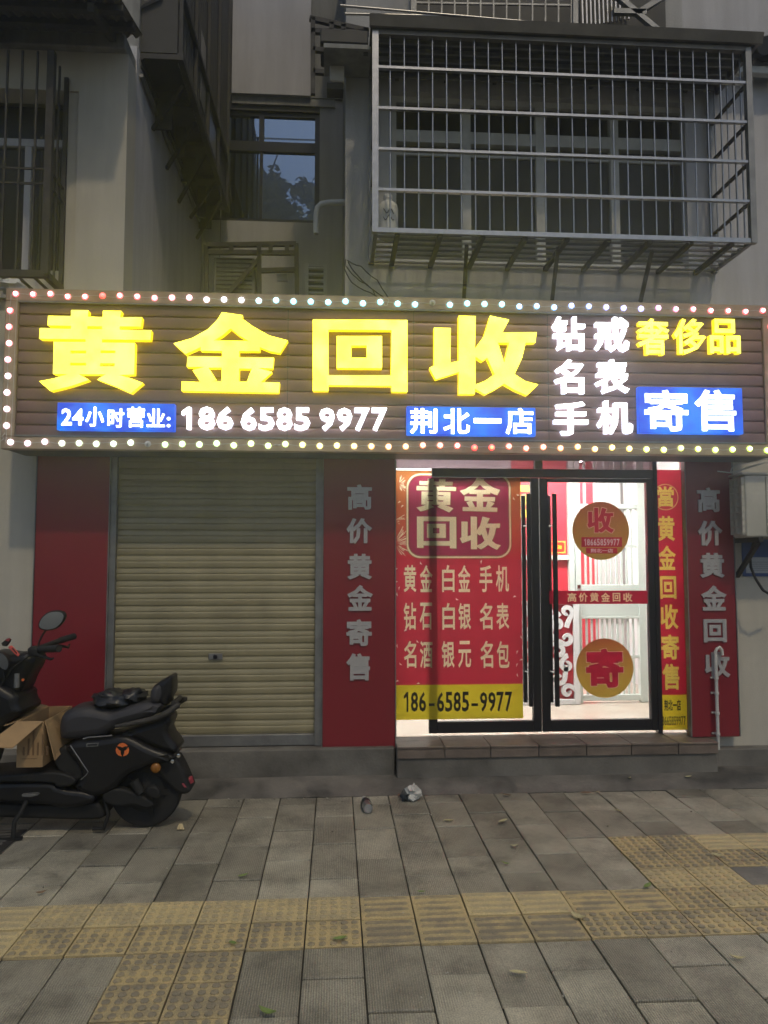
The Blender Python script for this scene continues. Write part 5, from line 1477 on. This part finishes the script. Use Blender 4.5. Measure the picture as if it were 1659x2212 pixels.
# front: leg shield, column, bars
shell('leg_shield', [(-260, 1440), (-260, 900), (-120, 700), (0, 640), (90, 700), (210, 770), (205, 830), (255, 905), (180, 960), (100, 1005), (60, 1085), (0, 1140), (-60, 1250), (-120, 1440)], .17, M['black_plastic'], bev=.05)
shell('steering_head', [(-140, 640), (-120, 480), (-60, 420), (40, 430), (150, 450), (240, 420), (330, 470), (300, 560), (250, 640), (215, 740), (150, 800), (0, 800)], .12, M['black_plastic'], bev=.04)
shell('front_mudguard', [(-700, 1420), (-640, 1290), (-480, 1250), (-330, 1300), (-280, 1420), (-360, 1400), (-480, 1340), (-600, 1380)], .07, M['black_plastic'], bev=.02)
for s, nm in ((-1, 'grip'), (1, 'grip')):
    a = sp(240, 425, SCY-.10); a.y = SCY + s*.06
    b = sp(345, 405, SCY-.22); b.y = SCY + s*.24
    c = sp(520, 394, SCY-.30); c.y = SCY + s*.36
    if s > 0: b.x -= .06; c.x -= .16
    MB().tube([a, b], .017, 10).build('handlebar', M['matte_black'], so, smooth=60)
    MB().tube([b, c], .021, 12).build(nm, M['rubber'], so, smooth=60)
    lv0 = b + Vector((-.02, 0, -.03))
    MB().tube([lv0, lv0.lerp(c, .5) + Vector((.02, 0, -.045)), c + Vector((-.03, 0, -.055))], [.010, .008, .006], 8).build('brake_lever', M['matte_black'], so, smooth=60)
shell('switch_box', [(238, 385), (330, 385), (345, 440), (330, 480), (240, 450)], .045, M['matte_black'], bev=.015, yc=SCY-.20)
# mirrors
ms = [sp(318, 385, SCY-.2), sp(325, 345, SCY-.2), sp(355, 285, SCY-.2), sp(395, 232, SCY-.2)]
MB().tube(ms, .006, 8).build('mirror_stem', M['matte_black'], so, smooth=60)
def mirror(c, rx, rz, tilt, Yc):
    pts = []
    for i in range(22):
        a = 2*math.pi*i/22; x = rx*math.cos(a)*(1 + .12*math.cos(2*a)); z = rz*math.sin(a)
        pts.append((c.x + x*math.cos(tilt) - z*math.sin(tilt), c.z + x*math.sin(tilt) + z*math.cos(tilt)))
    m_ = MB().prism(pts, Yc, Yc+.03).build('mirror', M['black_plastic'], so, bevel=.006, seg=2)
    q = [(c.x + (x-c.x)*.88, c.z + (z-c.z)*.88) for x, z in pts]
    MB().prism(q, Yc-.003, Yc-.0005).build('mirror_glass', M['chrome'], m_)
mirror(sp(430, 170, SCY-.21), .078, .055, R(28), SCY-.215)
mirror(sp(35, 505, SCY-.18), .03, .06, R(25), SCY-.20)
# phone holder
ph = MB().prism(spoly([(72, 390), (92, 375), (165, 455), (155, 470)], SCY-.10), SCY-.115, SCY-.09).build('phone_holder', M['red_plastic'], so, bevel=.003)
flat('slot', [(98, 402), (104, 397), (142, 440), (137, 446)], SCY-.117, .003, M['matte_black'], ph)
flat('clamp', [(12, 358), (60, 318), (78, 330), (70, 352), (45, 385), (20, 380)], SCY-.11, .03, M['matte_black'], ph)
flat('clamp_pad', [(40, 335), (60, 318), (78, 325), (70, 345)], SCY-.114, .02, M['plate_red'], ph)
q = sp(192, 662, SCY-.13)
MB().lathe([(.008, 0), (.008, .006)], q, (0, -1, 0), 8).build('key_ring', M['orange'], so)
MB().tube([sp(140, 610, SCY-.13), sp(138, 725, SCY-.13)], .016, 10).build('cup_hook', M['galv'], so)
for pts in ([(0, 720), (40, 660), (30, 560), (80, 470)], [(60, 640), (110, 560), (190, 500), (260, 450)]):
    MB().tube([sp(x, y, SCY-.14) for x, y in pts], .006, 6).build('brake_cable', M['rubber'], so, smooth=60)

# ------------------------------------------------------------------ things on the scooter
bf, bb = SCY-.20, SCY+.28
b0 = sp(160, 1378, bf); b1 = sp(418, 1388, bf); btop = sp(345, 1010, bf).z
bxa, bxb = sp(118, 1000, bf).x, sp(348, 1010, bf).x
cb = thing('cardboard_box', ((bxa+bxb)/2, SCY, b0.z), 'open brown cardboard box on the scooter footboard', 'box')
zb_ = b0.z - .008; T = .005
# front face slightly wider at the foot like the sagging carton
box('front_panel', M['card'], cb, bxa+.02, bxb+.01, bf, bf+T, zb_, btop)
box('back_panel', M['card'], cb, bxa+.02, bxb+.01, bb-T, bb, zb_, btop)
box('side_panel', M['card'], cb, bxa+.02, bxa+.02+T, bf+T+.001, bb-T-.001, zb_, btop)
box('side_panel', M['card'], cb, bxb+.01-T, bxb+.01, bf+T+.001, bb-T-.001, zb_, btop)
box('bottom', M['card'], cb, bxa+.026, bxb+.004, bf+T+.001, bb-T-.001, zb_, zb_+T)
def flap(nm, quad, off):
    q = [Vector(p) for p in quad]; o = Vector(off)
    MB().add([*q, *[p + o for p in q]], [(0, 1, 2, 3), (7, 6, 5, 4), (0, 4, 5, 1), (1, 5, 6, 2), (2, 6, 7, 3), (3, 7, 4, 0)]).build(nm, M['card'], cb)
fz = .12
flap('flap', [(bxa+.02, bf-.002, btop), (bxb+.008, bf-.002, btop), (bxb-.10, bf-.16, btop-.115), (bxa-.10, bf-.16, btop-.105)], (0, 0, .005))
flap('flap', [(bxb+.012, bf+.01, btop), (bxb+.012, bb-.18, btop), (bxb+.10, bb-.2, btop-.16), (bxb+.075, bf+.01, btop-.23)], (.005, 0, .002))
flap('flap', [(bxa+.02, bf+.01, btop), (bxa+.02, bb-.01, btop), (bxa-.06, bb-.01, btop+.02), (bxa-.07, bf+.03, btop-.03)], (0, 0, .005))
pl_ = []
for i in range(6):
    pl_.append(rect4((bxa+.055 + i*.027, zb_+.07, bxa+.066 + i*.027, zb_+.10 + .12*((i*37) % 5)/5 + .02)))
pl_ += [rect4((bxa+.05, zb_+.048, bxb-.02, zb_+.052)), rect4((bxa+.05, zb_+.22, bxb-.03, zb_+.224))]
for i, q in enumerate(pl_):
    MB().prism(q, bf-.0012, bf-.0002).build('print_mark', M['card_print'], cb)
rc = thing('folded_raincoat', sp(1000, 860, SCY-.05), 'crumpled black raincoat bundle on the scooter seat', 'raincoat')
mb = MB(); c = sp(985, 850, SCY-.06)
blob(mb, (c.x-.04, SCY-.03, c.z+.02), (.125, .12, .058), 1.3, .30, 30, 18, 1.7)
mb.build('bundle', M['cloth'], rc, smooth=50)
mb = MB(); c2 = sp(1095, 790, SCY-.06); blob(mb, (c2.x, SCY-.02, c2.z-.008), (.075, .09, .045), 7.7, .36, 24, 14, 2.0); mb.build('fold', M['cloth'], rc, smooth=50)
mb = MB(); c2 = sp(905, 800, SCY-.06); blob(mb, (c2.x, SCY-.04, c2.z), (.055, .08, .048), 3.1, .32, 24, 14, 1.8); mb.build('fold', M['cloth'], rc, smooth=50)

# ================================================================== SMALL THINGS ON THE GROUND
VB = cr(600, 2900, 1300, 1659); VR = cr(1800, 2850, 1272, 1659); VL = cr(0, 3300, 1500, 1659); VQ = cr(1500, 3300, 1572, 1659)
pb = gnd(*VB(1115, 455)); pa = gnd(*VB(1092, 400))
bo = thing('plastic_bottle', pb, 'clear crushed plastic bottle lying on the slabs before the plinth', 'bottle')
M['pet'] = glass('clear_pet', (.92, .95, .96), 1.5, .3, .30)
M['pet_label'] = pbr('dark_bottle_label', (.03, .04, .045), .4)
d = (pa - pb).normalized(); c = pb + Vector((0, 0, .034))
MB().lathe([(.006, 0), (.028, .004), (.033, .02), (.031, .05), (.033, .075)], c, d, 18).build('body', M['pet'], bo, smooth=50)
MB().lathe([(.034, .076), (.034, .125)], c, d, 18).build('label_band', M['pet_label'], bo, smooth=50)
MB().lathe([(.033, .126), (.030, .15), (.014, .185), (.013, .195)], c, d, 18).build('shoulder', M['pet'], bo, smooth=50)
MB().lathe([(.016, .196), (.016, .215), (.013, .217)], c, d, 14).build('cap', M['white_plastic'], bo, smooth=40)
pw = gnd(*VB(1340, 385))
cwp = thing('crumpled_wrapper', pw, 'crumpled white and black wrapper beside the plinth', 'wrapper')
mb = blob(MB(), pw + Vector((0, 0, .045)), (.05, .045, .055), 2.4, .9, 12, 9, 3.5); mb.build('paper', M['white_plastic'], cwp)
mb = blob(MB(), pw + Vector((-.045, .0, .03)), (.04, .03, .04), 9.4, .9, 10, 8, 3.5); mb.build('liner', M['pet_label'], cwp)
pp_ = gnd(*cr(0, 2400, 800, 1659)(1492, 1915))
ct = thing('paper_scrap', pp_, 'small gold and white paper scrap behind the scooter wheel', 'litter')
M['gold_paper'] = pbr('gold_foil_paper', (.62, .50, .28), .4)
for k, (dx, a) in enumerate(((-.012, .2), (.004, -.1), (.02, -.5))):
    MB().tube([pp_ + Vector((dx, 0, .008)), pp_ + Vector((dx + .03*math.sin(a), .02, .034))], [.007, .006], 6).build('piece', M['gold_paper'], ct)
def leaf_mesh(l, w, curl):
    mb = MB(); n = 8
    for i in range(n+1):
        t = i/n; ww = w*math.sin(math.pi*min(1, t*.96+.02))**.8; x = (t-.5)*l
        z = .004 + curl*(t-.5)**2*4*l
        mb.v += [Vector((x, -ww/2, z + .25*ww)), Vector((x, 0, z)), Vector((x, ww/2, z + .25*ww))]
    for i in range(n):
        a = 3*i; mb.f += [(a, a+3, a+4, a+1), (a+1, a+4, a+5, a+2)]
    mb.m = [0]*len(mb.f)
    return mb
LM = {'pale': pbr('pale_dry_leaf', (.56, .50, .28), .6, var=.25, vscale=60, obj=True), 'green': pbr('green_leaf', (.20, .28, .07), .5, var=.25, vscale=60, obj=True), 'brown': pbr('brown_dry_leaf', (.22, .14, .08), .7, var=.3, vscale=60, obj=True)}
leaves = [(VQ(605, 638), 'pale', .10, 'pale yellow leaf on grey slab just below the bar tiles'), (VQ(1530, 575), 'pale', .09, 'pale yellow leaf on the slab at far lower right'),
 (VQ(858, 400), 'pale', .10, 'pale leaf where bar tiles meet the dome tiles'), (VL(1182, 845), 'green', .10, 'pale green leaf on the slabs at the bottom edge'),
 (VL(1030, 533), 'green', .06, 'small green leaf on dome tiles left of the bar tiles'), (VL(1505, 515), 'green', .09, 'bright green leaf on dome tile next to bar tiles'),
 (VL(1075, 235), 'green', .08, 'light green leaf on slabs above the pale dome tiles'), (VL(182, 310), 'brown', .07, 'brown leaf on slab at the left edge'),
 (VQ(1150, 268), 'green', .09, 'dark green leaf at the top edge of the grey bar tile'), (VR(335, 707), 'pale', .07, 'small pale leaf on mid pavement, upper of two'),
 (VR(288, 798), 'green', .07, 'small pale green leaf on mid pavement, lower of two'), (VR(278, 577), 'pale', .11, 'long dry leaf in line with the door handles'),
 (VR(880, 522), 'pale', .08, 'yellow leaf on the slab joint right of the light streak'), (VR(708, 428), 'brown', .11, 'brown leaf against the concrete apron below the door'),
 (VR(768, 425), 'pale', .07, 'small yellow leaf beside the brown leaf below door'), (VB(1525, 497), 'pale', .10, 'pale leaf lying right of the plastic bottle'),
 (VR(298, 440), 'brown', .09, 'brown leaf near the apron in line with left door'), (VR(1243, 385), 'pale', .08, 'yellow leaf on the dark concrete apron at right'),
 (VR(937, 302), 'pale', .06, 'tiny white scrap of leaf on the concrete below door'), (VQ(195, 292), 'green', .06, 'dark little leaf on top edge of bar tile'),
 (VR(1390, 755), 'pale', .08, 'pale leaf on dome tiles of the side branch'), (VB(1280, 368), 'brown', .10, 'brown leaf beside the crumpled wrapper'), (VQ(165, 560) , 'pale', .0, '')]
for (px, py), col_, l, lab in leaves:
    if not l: continue
    g = gnd(px, py)
    if g.y > 5.3:
        g = at(px, py, 5.42); g.z = .045
    else: g.z = .006
    l *= .72; me = leaf_mesh(l, l*.42, random.uniform(.05, .25)).mesh('leaf', mats=(LM[col_],), smooth=50)
    o = link('fallen_leaf', me, g); o.rotation_euler = (random.uniform(-.15, .15), random.uniform(-.1, .1), random.uniform(-.9, .9))
    tag(o, lab, 'leaf', 'fallen leaves on the pavement')
# specks of grit and ash along the apron and joints
mb = MB(); rg = random.Random(21)
for i in range(150):
    if i < 70: x, y, z = rg.uniform(-1.0, 3.2), 5.29 - abs(rg.gauss(0, .05)), .001
    elif i < 110: x, y, z = X0 + TW*rg.randint(-3, 18) + rg.uniform(-.004, .004), rg.uniform(2.6, 5.2), -.004
    else: x, y, z = rg.uniform(-1.6, 2.4), rg.uniform(2.8, 5.1), .001
    s_ = rg.uniform(.003, .009); a = rg.uniform(0, 3)
    mb.add([(x + s_*math.cos(a), y + s_*math.sin(a), z), (x - s_*.6*math.sin(a), y + s_*.6*math.cos(a), z), (x - s_*math.cos(a), y - s_*math.sin(a), z), (x, y, z + s_*.8)], [(0, 1, 3), (1, 2, 3), (2, 0, 3), (0, 2, 1)], rg.choice((0, 0, 1)))
gr_ = mb.build('pavement_grit', [pbr('pale_grit', (.55, .52, .45), .8), pbr('dark_grit', (.06, .05, .04), .9)])
tag(gr_, 'tiny pale and dark specks of grit along the pavement joints', 'grit', kind='stuff')
# utility cover in the pavement at the left edge
dcv = thing('drain_cover', gnd(10, 1822), 'ribbed grey utility cover set in pavement at left edge', 'cover')
g0, g1 = gnd(62, 1795), gnd(10, 1850)
dx1 = gnd(50, 1800).x
box('frame', M['dark_steel'], dcv, dx1-.62, dx1, g1.y-.02, g0.y+.02, -.002, .0035)
for i in range(8):
    y = g1.y + .02 + (g0.y-g1.y-.04)*i/7
    box('rib', M['plinth'], dcv, dx1-.58, dx1-.04, y-.012, y+.012, .0036, .010, .002)

# ================================================================== STREET TREES AND CABLES BEHIND THE CAMERA (seen in the window's reflection)
M['bark'] = pbr('tree_bark', (.07, .055, .04), .9, var=.4, vscale=10, bump=.5)
M['leaf_dark'] = pbr('tree_foliage', (.045, .075, .03), .7, var=.4, vscale=2)
def tree(nm, label, x, y, h, rad, seed, nleaf):
    r_ = random.Random(seed)
    t = thing(nm, (x, y, 0), label, 'tree', 'street trees behind the camera')
    mb = MB(); mb.tube([(x, y, -.16), (x+.1, y, h*.25), (x-.1, y+.1, h*.5), (x+.05, y, h*.8)], [.22, .18, .13, .05], 10)
    tips = []
    for i in range(9):
        a = r_.uniform(0, 6.28); z0 = h*r_.uniform(.35, .7); e = Vector((x + rad*.75*math.cos(a), y + rad*.75*math.sin(a), z0 + h*r_.uniform(.1, .22)))
        mb.tube([(x, y, z0), Vector((x, y, z0)).lerp(e, .5) + Vector((0, 0, .2)), e], [.08, .05, .02], 6); tips.append(e)
    mb.build('trunk', M['bark'], t, smooth=60)
    cr_ = MB(); cl_ = []
    for i in range(26):
        d = Vector((r_.gauss(0, 1), r_.gauss(0, 1), r_.gauss(0, .8))).normalized() * r_.uniform(.35, 1)
        cl_.append((Vector((x + d.x*rad, y + d.y*rad, h*.80 + d.z*h*.19)), r_.uniform(.5, 1.0)*rad*.42))
    for i in range(nleaf):
        c_, q_ = r_.choice(cl_); d = Vector((r_.gauss(0, .55), r_.gauss(0, .55), r_.gauss(0, .5)))*q_
        p = c_ + d; u = Vector((r_.uniform(-1, 1), r_.uniform(-1, 1), r_.uniform(-.6, .6))).normalized(); v = u.orthogonal().normalized(); s_ = r_.uniform(.10, .19)
        cr_.add([p - u*s_, p - v*s_*.45, p + u*s_, p + v*s_*.45], [(0, 1, 2, 3)])
    cr_.build('crown', M['leaf_dark'], t)
tree('street_tree', 'tall dark street tree reflected at the left of the window', -3.3, -7.2, 17.3, 1.8, 11, 9000)
tree('street_tree', 'shorter street tree reflected lower right in the window', -1.1, -7.6, 15.6, .9, 5, 4500)
cbz = thing('street_cables', (-2, -6.2, 15), 'sagging overhead cables reflected in the dark window', 'cable')
for z, y in ((16.9, -6.2), (16.1, -6.4)):
    MB().tube([(x_, y, z - .25*(1-((x_+2)/9)**2)) for x_ in range(-11, 8)], .03, 5).build('strand', M['rubber'], cbz)
# ------------------------------------------------------------------ thin air volume added to imitate lens glow round the sign
hz_m = bpy.data.materials.new('lens_glow_air'); hz_m.use_nodes = True
hn = hz_m.node_tree.nodes; hn.remove(hn['Principled BSDF'])
pv = hn.new('ShaderNodeVolumePrincipled')
pv.inputs['Color'].default_value = (.92, .95, 1.0, 1); pv.inputs['Density'].default_value = .027; pv.inputs['Anisotropy'].default_value = .86
hz_m.node_tree.links.new(pv.outputs[0], hn['Material Output'].inputs['Volume'])
MB().box(-34, 34, -26, 11, -1.5, 19.5).build('glow_haze', hz_m)['kind'] = 'stuff'
